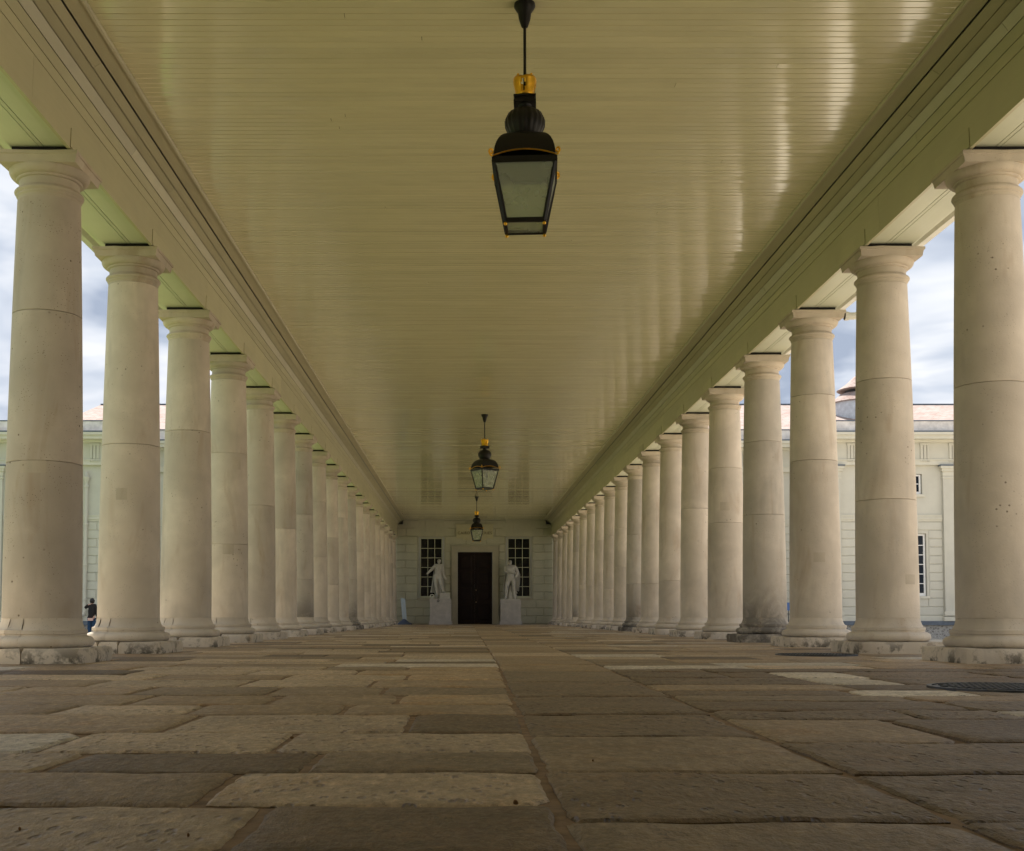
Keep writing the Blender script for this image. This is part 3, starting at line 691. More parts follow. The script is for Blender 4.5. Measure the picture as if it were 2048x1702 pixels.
# ------------------------------------------------------------------ lanterns
def lantern(y, rz, lab):
    t = empty('hanging_lantern', (0, y, ZC), lab, 'lantern', 'lanterns along the ceiling')
    b = lambda z: z - ZC + (.044 if z < 4.75 else 0.)
    N = lambda name, g_, m, sm=35, rot=True: mk(name, xf(g_, Matrix.Rotation(rz, 4, 'Z')) if rot else g_, M[m], t, smooth=sm)
    N('ceiling_rose', lathe([(.078, b(4.968)), (.08, b(4.945)), (.066, b(4.92)), (.05, b(4.895)), (.044, b(4.85)), (.034, b(4.82)), (.024, b(4.79)), (.012, b(4.785))], 28), 'iron')
    N('rod', lathe([(.011, b(4.80)), (.011, b(4.18))], 12), 'iron')
    # gilt crown: eight-lobed band with pierced openings
    n = 48; V, F = [], []; zs = [4.205, 4.222, 4.232, 4.262, 4.292, 4.318, 4.338]; rr = [.072, .076, .070, .076, .083, .087, .086]
    for j, (r, z) in enumerate(zip(rr, zs)):
        for i in range(n):
            a = 2 * math.pi * i / n; lob = abs(math.sin(2 * a)); zz_ = z + (.012 * lob if j >= 5 else 0)
            V.append((r * math.cos(a), r * math.sin(a), b(zz_)))
    for j in range(len(zs) - 1):
        for i in range(n):
            if j in (2, 3, 4) and (i % 12) in (10, 11, 0, 1) and not (j != 3 and (i % 12) in (10, 1)): continue
            F.append((j * n + i, j * n + (i + 1) % n, (j + 1) * n + (i + 1) % n, (j + 1) * n + i))
    cr = mk('crown', xf((V, F), Matrix.Rotation(rz - rad(8), 4, 'Z')), M['gold'], t, smooth=60)
    so_ = cr.modifiers.new('thick', 'SOLIDIFY'); so_.thickness = .007
    for i in range(4): mk('crown_finial', ball((.07 * math.cos(rz + rad(45 + 90 * i)), .07 * math.sin(rz + rad(45 + 90 * i)), b(4.362)), .009, 8), M['gold'], cr, smooth=60)
    N('cap_block', join(box(-.083, .083, -.083, .083, b(4.185), b(4.20)), box(-.074, .074, -.074, .074, b(4.158), b(4.185)), box(-.083, .083, -.083, .083, b(4.145), b(4.158))), 'iron', None)
    V, F = lathe([(.05, b(4.145)), (.044, b(4.132)), (.044, b(4.118)), (.08, b(4.108)), (.125, b(4.078)), (.150, b(4.025)), (.146, b(3.975)), (.126, b(3.928)), (.112, b(3.905)), (.125, b(3.888))][::-1], 120)
    V = [(x * (1 + .018 * math.cos(20 * math.atan2(yv, x))) if .08 < math.hypot(x, yv) and b(3.92) < z < b(4.10) else x, yv * (1 + .018 * math.cos(20 * math.atan2(yv, x))) if .08 < math.hypot(x, yv) and b(3.92) < z < b(4.10) else yv, z) for x, yv, z in V]
    N('gadrooned_bulb', (V, F), 'iron', 60)
    # domed square hood with arched eaves
    n = 10; V, F = [], []; lv = 8; ring = 4 * n
    for j in range(lv + 1):
        s_ = j / lv; h_ = .222 * (math.sin(.5 * math.pi * s_) ** .55 if s_ > 0 else 0); h_ = .105 + (.226 - .105) * math.sin(.5 * math.pi * s_)
        z = 3.89 - .215 * (1 - math.cos(.5 * math.pi * s_))
        pts = [(-1 + 2 * i / n, -1) for i in range(n)] + [(1, -1 + 2 * i / n) for i in range(n)] + [(1 - 2 * i / n, 1) for i in range(n)] + [(-1, 1 - 2 * i / n) for i in range(n)]
        for px_, py_ in pts:
            tt = px_ if abs(py_) == 1 else py_
            arch = .042 * (1 - tt * tt) * s_
            V.append((px_ * h_, py_ * h_, b(z + arch)))
    for j in range(lv):
        for i in range(ring): F.append((j * ring + i, (j + 1) * ring + i, (j + 1) * ring + (i + 1) % ring, j * ring + (i + 1) % ring))
    F.append(tuple(range(ring)))
    hood = N('hood', (V, F), 'iron', 40)
    tr = []
    for s_ in range(4):
        pts = [(-.226 + .452 * i / 14, -.231, b(3.68 + .042 * (1 - (-1 + 2 * i / 14) ** 2))) for i in range(15)]
        tr.append(xf(tube(pts, .0055, 6), Matrix.Rotation(rz + s_ * math.pi / 2, 4, 'Z')))
    mk('gilt_edge', join(*tr), M['gold'], hood, smooth=60)
    tr = []
    for s_ in range(4):
        pts = [(.226 + .004 * 0 + r_ * math.cos(a_) * .72 + .012, .226 + r_ * math.cos(a_) * .72 + .012, b(3.705) + r_ * math.sin(a_)) for r_, a_ in [(.03 - .0021 * i, -1.6 + .55 * i) for i in range(13)]]
        tr.append(xf(tube(pts, [.008] * 9 + [.009, .01, .011, .012], 7), Matrix.Rotation(rz + s_ * math.pi / 2, 4, 'Z')))
    for q in tr: mk('gilt_scroll', q, M['gold'], hood, smooth=60)
    zt, zb, ht, hb = 3.672, 3.225, .230, .142
    N('top_frame', join(*[xf(box(-ht, ht, -ht - .008, -ht + .03, b(zt - .045), b(zt)), Matrix.Rotation(s_ * math.pi / 2, 4, 'Z')) for s_ in range(4)]), 'iron', None)
    N('inner_reflector', box(-ht + .035, ht - .035, -ht + .035, ht - .035, b(zt - .03), b(zt - .012)), 'steel', None)
    for s_ in range(4):
        a = rz + s_ * math.pi / 2
        mk('corner_bar', xf(tube([(ht - .006, ht - .006, b(zt - .02)), (hb, hb, b(zb))], .0165, 4), Matrix.Rotation(a, 4, 'Z')), M['iron'], t)
        mk('bottom_rail', xf(box(-hb, hb, -hb - .012, -hb + .012, b(zb - .012), b(zb + .02)), Matrix.Rotation(a, 4, 'Z')), M['iron'], t)
        y_t, y_b = -ht + .004, -hb
        mk('glass_pane', xf(([(-ht + .01, y_t, b(zt - .04)), (ht - .01, y_t, b(zt - .04)), (hb - .01, y_b, b(zb + .015)), (-hb + .01, y_b, b(zb + .015)), (-ht + .01, y_t + .004, b(zt - .04)), (ht - .01, y_t + .004, b(zt - .04)), (hb - .01, y_b + .004, b(zb + .015)), (-hb + .01, y_b + .004, b(zb + .015))], [(3, 2, 1, 0), (4, 5, 6, 7), (0, 1, 5, 4), (1, 2, 6, 5), (2, 3, 7, 6), (3, 0, 4, 7)]), Matrix.Rotation(a, 4, 'Z')), M['pane'], t)
        mk('gilt_ball', mv(ball((0, 0, 0), .0135, 10), *(Matrix.Rotation(a, 3, 'Z') @ Vector((hb, hb, b(zb - .022))))), M['gold'], t, smooth=60)
    N('bottom_glass', box(-hb + .013, hb - .013, -hb + .013, hb - .013, b(zb - .004), b(zb)), 'pane', None)
    return t
lantern(8.608, rad(-4), 'large black and gilt lantern nearest the camera, hung on a rod')
lantern(26.57, rad(33), 'middle black lantern with gilt crown, turned cornerwise, halfway down the ceiling')
lantern(44.89, rad(2), 'farthest small black lantern in front of the sign above the door')

# ------------------------------------------------------------------ gallery building at the end
def window(parent, x0, x1, z0, z1, y, cols, rows, frame, depth=.12, fw=.055, bar=.028, name='window'):
    f = mk(name, join(box(x0, x0 + fw, y, y + .06, z0, z1), box(x1 - fw, x1, y, y + .06, z0, z1), box(x0 + fw, x1 - fw, y, y + .06, z1 - fw, z1), box(x0 + fw, x1 - fw, y, y + .06, z0, z0 + fw * 1.7)), frame, parent)
    X0, X1, Z0, Z1 = x0 + fw, x1 - fw, z0 + fw * 1.7, z1 - fw
    for i in range(cols):
        for j in range(rows):
            a, b_ = X0 + (X1 - X0) * i / cols, X0 + (X1 - X0) * (i + 1) / cols
            c, d_ = Z0 + (Z1 - Z0) * j / rows, Z0 + (Z1 - Z0) * (j + 1) / rows
            mk('pane', box(a + .004, b_ - .004, y + .034, y + .042, c + .004, d_ - .004), M['glass'], f)
    for i in range(1, cols):
        xx = X0 + (X1 - X0) * i / cols; mk('glazing_bar', box(xx - bar / 2, xx + bar / 2, y + .012, y + .05, Z0, Z1), frame, f)
    for j in range(1, rows):
        z_ = Z0 + (Z1 - Z0) * j / rows; mk('glazing_bar', box(X0, X1, y + .015, y + .052, z_ - bar / 2, z_ + bar / 2), frame, f)
    return f
def courses(parent, spans_fn, z0, n, ch, y, mat, avg=.95, seed=1):
    r = random.Random(seed)
    for j in range(n):
        a0, b0 = z0 + j * ch, z0 + (j + 1) * ch
        for x0, x1 in spans_fn((a0 + b0) / 2):
            if x1 - x0 < .05: continue
            m = max(1, round((x1 - x0) / avg)); edges = [x0 + (x1 - x0) * i / m for i in range(m + 1)]
            if m > 1: edges = [x0] + [x0 + (x1 - x0) * (i + (.25 if j % 2 else -.22)) / m for i in range(1, m)] + [x1]
            elif x1 - x0 > .7 and j % 2: edges = [x0, x0 + (x1 - x0) * .45, x1]
            for p, q in zip(edges, edges[1:]):
                mk('wall_block', block(p + .001, q - .001, a0 + .001, b0 - .001, y), mat, parent)
gal = empty('gallery_building', (0, YW, 0), 'rusticated gallery building with double door closing the end of the colonnade', 'building')
G = lambda n, g_, m, **k: mk(n, mv(g_, 0, -YW, 0), M[m] if isinstance(m, str) else m, k.pop('parent', gal), **k)
DX0, DX1, DZ = -.804, .851, 3.424
W = [(-2.629, -1.465), (1.519, 2.696)]; WZ0, WZ1 = 1.221, 4.136
def ringed(x0, x1, z0, z1, holes, y0, y1):
    """wall panel with rectangular holes, butt-jointed boxes"""
    xs = sorted({x0, x1, *[h[0] for h in holes], *[h[1] for h in holes]}); out = []
    for a, b_ in zip(xs, xs[1:]):
        zs = [(z0, z1)]
        for h in holes:
            if h[0] < (a + b_) / 2 < h[1]:
                nz = []
                for p, q in zs:
                    if h[2] > p: nz.append((p, min(q, h[2])))
                    if h[3] < q: nz.append((max(p, h[3]), q))
                zs = [z for z in nz if z[1] - z[0] > 1e-4]
        for p, q in zs: out.append(box(a, b_, y0, y1, p, q))
    return join(*out)
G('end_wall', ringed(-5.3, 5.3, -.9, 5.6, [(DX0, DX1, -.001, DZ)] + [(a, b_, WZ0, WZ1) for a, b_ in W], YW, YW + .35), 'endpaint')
CH = .3775
def spans_end(z):
    sp = [(-3.72, 3.72)]; holes = []
    if z < 3.82: holes.append((-1.10, 1.15))
    if WZ0 - .06 < z < WZ1 + .02: holes += [(a - .06, b_ + .06) for a, b_ in W]
    if z > 4.14:  # flat arches over the windows and the sign above the door
        holes += [(a - .02, b_ + .02) for a, b_ in W]
    for h in holes:
        ns = []
        for a, b_ in sp:
            if h[1] <= a or h[0] >= b_: ns.append((a, b_)); continue
            if h[0] > a: ns.append((a, h[0]))
            if h[1] < b_: ns.append((h[1], b_))
        sp = ns
    return sp
rt = random.Random(3)
tmp = len(bpy.data.objects)
def cend():
    for j in range(13):
        a0, b0 = .02 + j * CH, .02 + (j + 1) * CH; z = (a0 + b0) / 2
        for x0, x1 in spans_end(z):
            L_ = x1 - x0
            if L_ < .04: continue
            if L_ > 2: cuts = [x0 + L_ * f for f in ((.18, .5, .82) if j % 2 else (.35, .68))]
            elif L_ > .7: cuts = [x0 + L_ * (.45 if x0 < 0 else .55)] if j % 2 else []
            else: cuts = []
            ed = [x0] + cuts + [x1]
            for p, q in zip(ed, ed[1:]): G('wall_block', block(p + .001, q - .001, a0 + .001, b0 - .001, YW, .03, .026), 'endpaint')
cend()
for a, b_ in W:                       # voussoirs of the flat arches
    c = (a + b_) / 2; top = 4.80
    for i, (p0, p1, q0, q1) in enumerate(((-.60, -.22, -.95, -.28), (-.215, .215, -.275, .275), (.22, .60, .28, .95))):
        zt = top + (.12 if i == 1 else 0)
        v = [(c + p0, YW, 4.145), (c + p1, YW, 4.145), (c + q1, YW, zt), (c + q0, YW, zt)]; pr = .026 if i != 1 else .05
        v += [(x + (c - x) * .02, YW - pr, z) for x, _, z in v]
        G('voussoir', (v, [(4, 5, 6, 7), (0, 1, 5, 4), (1, 2, 6, 5), (2, 3, 7, 6), (3, 0, 4, 7)]), 'endpaint')
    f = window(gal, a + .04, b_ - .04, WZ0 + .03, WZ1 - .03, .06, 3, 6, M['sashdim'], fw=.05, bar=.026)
    G('window_sill', box(a - .07, b_ + .07, YW - .07, YW + .05, WZ0 - .09, WZ0 + .028), 'doorstone')
    for x0, x1, z0, z1 in ((a - .055, a, WZ0, WZ1), (b_, b_ + .055, WZ0, WZ1)): G('window_surround', box(x0, x1, YW - .03, YW - .0005, z0, z1), 'endpaint')
# door
dr = G('door', join(box(DX0 + .012, -.002, YW + .18, YW + .24, 0.01, DZ - .01), box(.026, DX1 - .012, YW + .18, YW + .24, .01, DZ - .01)), 'door')
for x0, x1 in ((DX0 + .012, -.002), (.026, DX1 - .012)):
    for z0, z1 in ((.2, .95), (1.15, 1.75), (1.9, 2.5), (2.65, 3.25)):
        mk('door_panel', mv(join(block(x0 + .12, x1 - .12, z0, z1, YW + .1795, .02, .05)), 0, -YW, 0), M['door'], dr)
for z in (1.05, 1.62):
    mk('door_knob', mv(ball((.075, YW + .13, z), .035, 10), 0, -YW, 0), M['brass'], dr, smooth=60)
mk('meeting_rail', mv(box(-.001, .025, YW + .165, YW + .235, .012, DZ - .012), 0, -YW, 0), M['door'], dr)
A = .285
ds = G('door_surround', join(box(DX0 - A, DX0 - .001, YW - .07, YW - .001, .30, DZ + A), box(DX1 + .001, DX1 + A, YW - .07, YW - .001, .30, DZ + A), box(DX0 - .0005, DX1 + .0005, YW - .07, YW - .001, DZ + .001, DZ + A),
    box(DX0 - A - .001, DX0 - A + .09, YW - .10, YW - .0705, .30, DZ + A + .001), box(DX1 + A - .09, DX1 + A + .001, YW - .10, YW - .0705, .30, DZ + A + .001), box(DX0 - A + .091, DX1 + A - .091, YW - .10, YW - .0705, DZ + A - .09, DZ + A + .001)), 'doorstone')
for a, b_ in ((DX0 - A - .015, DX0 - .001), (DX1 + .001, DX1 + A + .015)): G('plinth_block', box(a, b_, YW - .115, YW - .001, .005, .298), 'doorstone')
G('threshold', box(DX0, DX1, YW - .02, YW + .2, -.01, .011), 'doorstone')
# sign over the door
sx0, sx1, sz0, sz1 = -.851, .879, 4.06, 4.70
sg_ = G('sign_panel', join(box(sx0, sx1, YW - .10, YW - .021, sz0, sz1), box(sx0 - .05, sx1 + .05, YW - .14, YW - .0215, sz1 + .001, sz1 + .05), box(sx0 + .30, sx1 - .30, YW - .09, YW - .0215, sz0 - .07, sz0 - .001)), 'signpanel')
fc = bpy.data.curves.new('sign_text', 'FONT'); fc.body = 'CAIRD GALLERIES'; fc.size = .185; fc.extrude = .006; fc.align_x = 'CENTER'; fc.space_character = 1.12
fo = bpy.data.objects.new('tmp', fc); COL.objects.link(fo)
tm = bpy.data.meshes.new_from_object(fo.evaluated_get(bpy.context.evaluated_depsgraph_get())); bpy.data.objects.remove(fo)
tm.materials.clear(); tm.materials.append(M['letters'])
lo = mk('sign_lettering', tm, None, sg_, (.014, -.107, 4.26), rot=(rad(90), 0, 0))
# recessed wings either side of the colonnade
YP = 53.0
def facade(parent, y, x0, x1, sg, oy, pil, trig, wins, name, flint=True):
    Q = lambda n, g_, m, **k: mk(n, mv(g_, -parent.location.x, -oy, 0), M[m], k.pop('parent', parent), **k)
    holes = [(w_[0], w_[1], w_[2], w_[3]) for w_ in wins]
    Q('wall', ringed(x0, x1, .18, 9.2, holes, y, y + .4), 'wallpaint')
    Q('flint_base', box(x0 - .06, x1 + .06, y - .10, y + .5, -1.3, -.02), 'flint')
    Q('lead_ledge', box(x0 - .1, x1 + .1, y - .2, y + .45, -.019, .17), 'lead')
    Q('base_moulding', join(box(x0 - .02, x1 + .02, y - .09, y - .001, .171, .33), box(x0 - .01, x1 + .01, y - .06, y - .001, .331, .41)), 'trim')
    # pilasters
    for p0, p1 in pil:
        po = Q('pilaster', box(p0, p1, y - .16, y - .002, .60, 6.72), 'wallpaint')
        Q('pilaster_base', join(box(p0 - .10, p1 + .10, y - .26, y - .091, .172, .36), box(p0 - .06, p1 + .06, y - .22, y - .0025, .415, .60)), 'trim', parent=po)
        Q('pilaster_capital', join(box(p0 - .03, p1 + .03, y - .19, y - .003, 6.60, 6.68), box(p0 - .02, p1 + .02, y - .18, y - .0035, 6.721, 6.93), box(p0 - .08, p1 + .08, y - .24, y - .004, 6.931, 7.05), box(p0 - .14, p1 + .14, y - .30, y - .0045, 7.051, 7.16)), 'trim', parent=po)
        Q('capital_flashing', box(p0 - .17, p1 + .17, y - .33, y - .0055, 7.161, 7.215), 'lead', parent=po)
    cuts = [(p0 - .02, p1 + .02, 0, 7) for p0, p1 in pil] + [(h[0] - .09, h[1] + .09, h[2] - .14, h[3] + .02) for h in holes if h[2] < 4]
    def sp(z):
        s_ = [(x0, x1)]
        for h in cuts:
            if not (h[2] < z < h[3]): continue
            ns = []
            for a, b_ in s_:
                if h[1] <= a or h[0] >= b_: ns.append((a, b_)); continue
                if h[0] > a: ns.append((a, h[0]))
                if h[1] < b_: ns.append((h[1], b_))
            s_ = ns
        return s_
    courses(parent, lambda z: [(a - parent.location.x, b_ - parent.location.x) for a, b_ in sp(z)], .42, 11, .385, y - oy, M['wallpaint'], avg=.95 if flint else 2.2, seed=int(abs(x0)))
    # string course, architrave, frieze with triglyphs, cornice, parapet
    strings = sp(4.8)
    for a, b_ in strings: Q('string_course', join(box(a, b_, y - .05, y - .001, 4.66, 4.76), box(a, b_, y - .09, y - .001, 4.761, 4.83), box(a, b_, y - .05, y - .001, 4.831, 4.92), box(a, b_, y - .08, y - .001, 4.921, 4.97)), 'trim')
    Q('architrave', join(box(x0 - .03, x1 + .03, y - .18, y - .006, 7.217, 7.42), box(x0 - .05, x1 + .05, y - .21, y - .0065, 7.421, 7.47)), 'trim')
    Q('frieze', box(x0 - .02, x1 + .02, y - .15, y - .007, 7.471, 8.22), 'wallpaint')
    for c in trig:
        tg = Q('triglyph', join(*[box(c + o - .055, c + o + .055, y - .20, y - .1505, 7.50, 8.10) for o in (-.15, 0, .15)] + [box(c - .225, c + .225, y - .205, y - .1505, 8.101, 8.20)]), 'wallpaint')
        Q('guttae', join(*[box(c + o - .02, c + o + .02, y - .225, y - .1805, 7.36, 7.42) for o in (-.19, -.115, -.04, .04, .115, .19)]), 'trim', parent=tg)
    Q('cornice', join(box(x0 - .12, x1 + .12, y - .30, y - .008, 8.221, 8.33), box(x0 - .5, x1 + .5, y - .72, y - .0085, 8.331, 8.50), box(x0 - .56, x1 + .56, y - .80, y - .009, 8.501, 8.62)), 'trim')
    Q('cornice_flashing', box(x0 - .57, x1 + .57, y - .81, y - .0095, 8.621, 8.68), 'lead')
    Q('parapet', box(x0 - .1, x1 + .1, y - .25, y + .2, 8.681, 9.19), 'parapet')
    Q('parapet_flashing', box(x0 - .12, x1 + .12, y - .27, y + .22, 9.191, 9.24), 'lead')
    for x_0, x_1, z0, z1, cols, rows, fr in wins:
        wf = window(parent, x_0 + .03 - parent.location.x, x_1 - .03 - parent.location.x, z0 + .02, z1 - .02, y - oy + .10, cols, rows, M[fr], fw=.075, bar=.035)
        Q('window_sill', box(x_0 - .1, x_1 + .1, y - .08, y + .06, z0 - .10, z0 + .019), 'trim')
        if rows > 3: 
            c = (x_0 + x_1) / 2
            v = [(c - .19, y, z1 + .02), (c + .19, y, z1 + .02), (c + .27, y, z1 + .68), (c - .27, y, z1 + .68)]; v += [(a, y - .12, b_) for a, _, b_ in v]
            Q('keystone', (v, [(4, 5, 6, 7), (0, 1, 5, 4), (1, 2, 6, 5), (2, 3, 7, 6), (3, 0, 4, 7)]), 'trim')
def wing(sg):
    a, b_ = sorted((sg * 5.31, sg * 15.9)); y = YW
    facade(gal, y, a, b_, sg, YW, [], [sg * (5.9 + 1.35 * i) for i in range(7)], [], 'wing', flint=False)
wing(-1); wing(1)
# main roof with ridge
G('roof', prism_x([(YW + .3, 9.1), (YW + .3, 9.24), (62.0, 11.62), (69.0, 9.24), (69.0, 9.1)][::-1], -19.8, 34.0), 'slate')
G('ridge_flashing', box(-19.8, 34.0, 61.9, 62.1, 11.60, 11.66), 'lead')
G('rear_wall', box(-24.0, 34, 62, 69, -1, 9.09), 'wallpaint')
hip = ([(-19.801, YW + .3, 9.24), (-19.801, 62.0, 11.62), (-19.801, 69.0, 9.24), (-25.2, 62.0, 9.24), (-25.2, YW + .3, 9.24), (-25.2, 69.0, 9.24)], [(0, 1, 3, 4), (1, 2, 5, 3), (0, 4, 3, 5, 2)])
G('hipped_roof_end', hip, 'slate')
# roof ventilator turret
TX, TY = 20.1, 60.0
vt = G('roof_turret', mv(lathe([(1.75, 9.4), (1.75, 11.27)], 32), TX, TY, 0), 'drum', smooth=30)
for nm_, pf, mt_ in (('turret_roof', [(1.84, 11.24), (1.86, 11.29), (1.6, 11.46), (1.35, 11.66), (1.22, 11.78)], 'slate'), ('turret_louvre', [(.95, 11.72), (.95, 11.99)], 'post'), ('turret_cap', [(1.30, 11.96), (1.36, 12.0), (.9, 12.32), (.5, 12.7), (.1, 12.95), (.02, 13.1)], 'slate')):
    mk(nm_, mv(lathe(pf, 32), TX, TY - YW, 0), M[mt_], vt, smooth=30)

pl = empty('side_pavilion', (-20.5, YP, 0), 'pale rusticated pavilion on the left with a downpipe, seen between columns', 'building', 'projecting pavilions')
facade(pl, YP, -25.5, -16.0, -1, YP, [(-22.55, -21.35)], [-24.6, -23.15, -21.75, -20.35, -18.95, -17.2], [], 'pavilion')
mk('return_wall', mv(join(box(-16.4, -16.002, YP + .401, YW + .3, -1, 9.18)), 20.5, -YP, 0), M['wallpaint'], pl)
mk('flat_roof', box(-5.0, 4.5, .2, 3.3, 9.0, 9.15), M['lead'], pl)
px_ = -17.55
pp = mk('downpipe', mv(tube([(px_, YP - .14, 6.55), (px_, YP - .14, .62), (px_ - .05, YP - .16, .45), (px_ - .22, YP - .2, .12), (px_ - .36, YP - .26, -.06), (px_ - .40, YP - .3, -.25)], .075, 12), 20.5, -YP, 0), M['wallpaint'], pl, smooth=40)
for z in (6.25, 4.55, 2.7, 1.15):
    mk('pipe_collar', mv(lathe([(.085, -.05), (.105, -.04), (.105, .04), (.085, .05)], 14), px_ + 20.5, -.14, z), M['wallpaint'], pp, smooth=30)
mk('pipe_head', mv(lathe([(.08, 6.4), (.10, 6.5), (.15, 6.62), (.16, 6.68), (.09, 6.70), (.07, 6.74), (.075, 6.86), (.02, 6.93)], 14), px_ + 20.5, -.14, 0), M['wallpaint'], pp, smooth=40)
prv = empty('side_pavilion', (20.5, YP, 0), 'pale rusticated pavilion on the right with sash windows and flint base', 'building', 'projecting pavilions')
facade(prv, YP, 16.0, 25.5, 1, YP, [(16.0, 17.0 - .48), (21.15, 22.3)], [17.05, 18.7, 20.35, 21.65, 23.2, 24.7], [(19.15, 20.40, 1.28, 4.12, 3, 6, 'white'), (19.35, 20.26, 5.88, 6.83, 2, 2, 'white')], 'pavilion')
mk('return_wall', mv(join(box(16.002, 16.4, YP + .401, YW + .3, -1, 9.18)), -20.5, -YP, 0), M['wallpaint'], prv)
mk('flat_roof', box(-4.5, 5.0, .2, 3.3, 9.0, 9.15), M['lead'], prv)

# ------------------------------------------------------------------ figures
def skin(name, J_, E_, mat, parent, root, sub=2, loc=(0, 0, 0), fat=1):
    if fat != 1: J_ = {n: (*q[:3], q[3] * (fat if n not in ('head', 'top', 'jaw', 'nose', 'neck') else 1.08)) for n, q in J_.items()}
    names = list(J_); me = bpy.data.meshes.new(name)
    me.from_pydata([J_[n][:3] for n in names], [(names.index(a), names.index(b_)) for a, b_ in E_], [])
    o = bpy.data.objects.new('tmp', me); COL.objects.link(o)
    o.modifiers.new('s', 'SKIN'); sv = me.skin_vertices[0].data
    for i, n in enumerate(names):
        r = J_[n][3]; sv[i].radius = r if isinstance(r, tuple) else (r, r); sv[i].use_root = (n == root)
    mm = o.modifiers.new('u', 'SUBSURF'); mm.levels = sub; mm.render_levels = sub
    dg = bpy.context.evaluated_depsgraph_get()
    nm = bpy.data.meshes.new_from_object(o.evaluated_get(dg)); bpy.data.objects.remove(o)
    nm.materials.clear(); nm.materials.append(mat); nm.polygons.foreach_set('use_smooth', [True] * len(nm.polygons))
    return mk(name, nm, None, parent, loc)
def drape(pts_l, pts_r, fold=.03, nf=5, th=.03, y0=0):
    """hanging cloth between two polylines (same count), folded"""
    V, F = [], []; n = 26; m = len(pts_l)
    for (a, b_) in zip(pts_l, pts_r):
        for i in range(n + 1):
            s_ = i / n; V.append((a[0] + (b_[0] - a[0]) * s_, a[1] + (b_[1] - a[1]) * s_ + fold * math.sin(2 * math.pi * nf * s_ + a[2] * 1.3), a[2] + (b_[2] - a[2]) * s_))
    k = len(V); V += [(x, yv + th, z) for x, yv, z in V]
    for j in range(m - 1):
        for i in range(n):
            q = (j * (n + 1) + i, j * (n + 1) + i + 1, (j + 1) * (n + 1) + i + 1, (j + 1) * (n + 1) + i); F.append(q); F.append(tuple(p + k for p in reversed(q)))
    bd = [i for i in range(n + 1)] + [j * (n + 1) + n for j in range(1, m)] + [(m - 1) * (n + 1) + i for i in range(n - 1, -1, -1)] + [j * (n + 1) for j in range(m - 2, 0, -1)]
    for i in range(len(bd)): a, b_ = bd[i], bd[(i + 1) % len(bd)]; F.append((a, a + k, b_ + k, b_))
    return V, F
YS = YW - .62
def pedestal(x, h_, w_, lab, cap_h):
    t = empty('pedestal', (x, YS, 0), lab, 'pedestal', 'statue pedestals by the door')
    hw = w_ / 2
    mk('foot', join(box(-hw - .05, hw + .05, -hw - .05, hw + .05, .0, .15)), M['pedestal'], t)
    mk('die', box(-hw, hw, -hw, hw, .151, h_ - cap_h), M['pedestal'], t)
    mk('cap', box(-hw - .012, hw + .0, -hw - .01, hw + .0, h_ - cap_h + .001, h_), M['pedestal'], t)
    return t
HL, HR = 1.20, 1.12
pedL = pedestal(-1.583, HL, .98, 'pale stone pedestal with a ring, left of the brown door', .19)
mk('ring', mv(xf(lathe([(.045 + .012 * math.cos(a), .012 * math.sin(a)) for a in [2 * math.pi * i / 8 for i in range(9)]], 20, caps=False), Matrix.Rotation(rad(90), 4, 'X')), -.11, -.512, HL - .10), M['basegrey'], pedL, smooth=60)
pedR = pedestal(1.678, HR, .94, 'pale stone pedestal right of the brown door', .12)
s = .00248
def sp_(cx, cy0, base):   # crop pixel -> statue local
    return lambda x, yv, dep=0.: ((x - cx) * s, dep, (cy0 - yv) * s)
# left statue
a = sp_(385, 1112, 0)
stL = empty('marble_statue', (-1.66, YS, HL), 'white marble man with arm held out and one foot on a block', 'statue', 'statues by the door')
Jl = {'pel': (*a(360, 690), .105), 'waist': (*a(366, 640), .105), 'chest': (*a(374, 560), .135), 'upch': (*a(378, 505), .125), 'neck': (*a(383, 455), .052), 'jaw': (*a(383, 425, -.015), .062), 'head': (*a(385, 392, -.005), .088), 'top': (*a(388, 362, .005), .06), 'nose': (*a(380, 402, -.10), .016),
      'shl': (*a(315, 492), .072), 'ell': (*a(238, 568, -.03), .05), 'wrl': (*a(182, 618, -.08), .034), 'hal': (*a(165, 636, -.10), .034), 'fl': (*a(158, 650, -.13), .018),
      'shr': (*a(442, 494), .07), 'elr': (*a(462, 622, .03), .05), 'wrr': (*a(492, 712, -.04), .034), 'har': (*a(510, 738, -.06), .034), 'fr': (*a(535, 745, -.08), .018),
      'hpl': (*a(322, 725), .095), 'knl': (*a(332, 870, -.03), .062), 'cal': (*a(345, 940, .0), .06), 'anl': (*a(362, 1068), .036), 'tol': (*a(338, 1098, -.12), .03),
      'hpr': (*a(402, 722, -.02), .095), 'knr': (*a(432, 838, -.17), .06), 'car': (*a(446, 900, -.10), .055), 'anr': (*a(468, 975, -.08), .035), 'tor': (*a(500, 998, -.18), .028)}
El = [('pel', 'waist'), ('waist', 'chest'), ('chest', 'upch'), ('upch', 'neck'), ('neck', 'jaw'), ('jaw', 'head'), ('head', 'top'), ('jaw', 'nose'), ('upch', 'shl'), ('shl', 'ell'), ('ell', 'wrl'), ('wrl', 'hal'), ('hal', 'fl'), ('upch', 'shr'), ('shr', 'elr'), ('elr', 'wrr'), ('wrr', 'har'), ('har', 'fr'),
      ('pel', 'hpl'), ('hpl', 'knl'), ('knl', 'cal'), ('cal', 'anl'), ('anl', 'tol'), ('pel', 'hpr'), ('hpr', 'knr'), ('knr', 'car'), ('car', 'anr'), ('anr', 'tor')]
skin('figure', Jl, El, M['marble'], stL, 'pel', fat=1.45)
mk('coat_front', drape([a(325, 470, -.11), a(315, 560, -.15), a(305, 650, -.12)], [a(362, 470, -.13), a(375, 560, -.165), a(372, 640, -.14)], .012, 3, .03), M['marble'], stL, smooth=50)
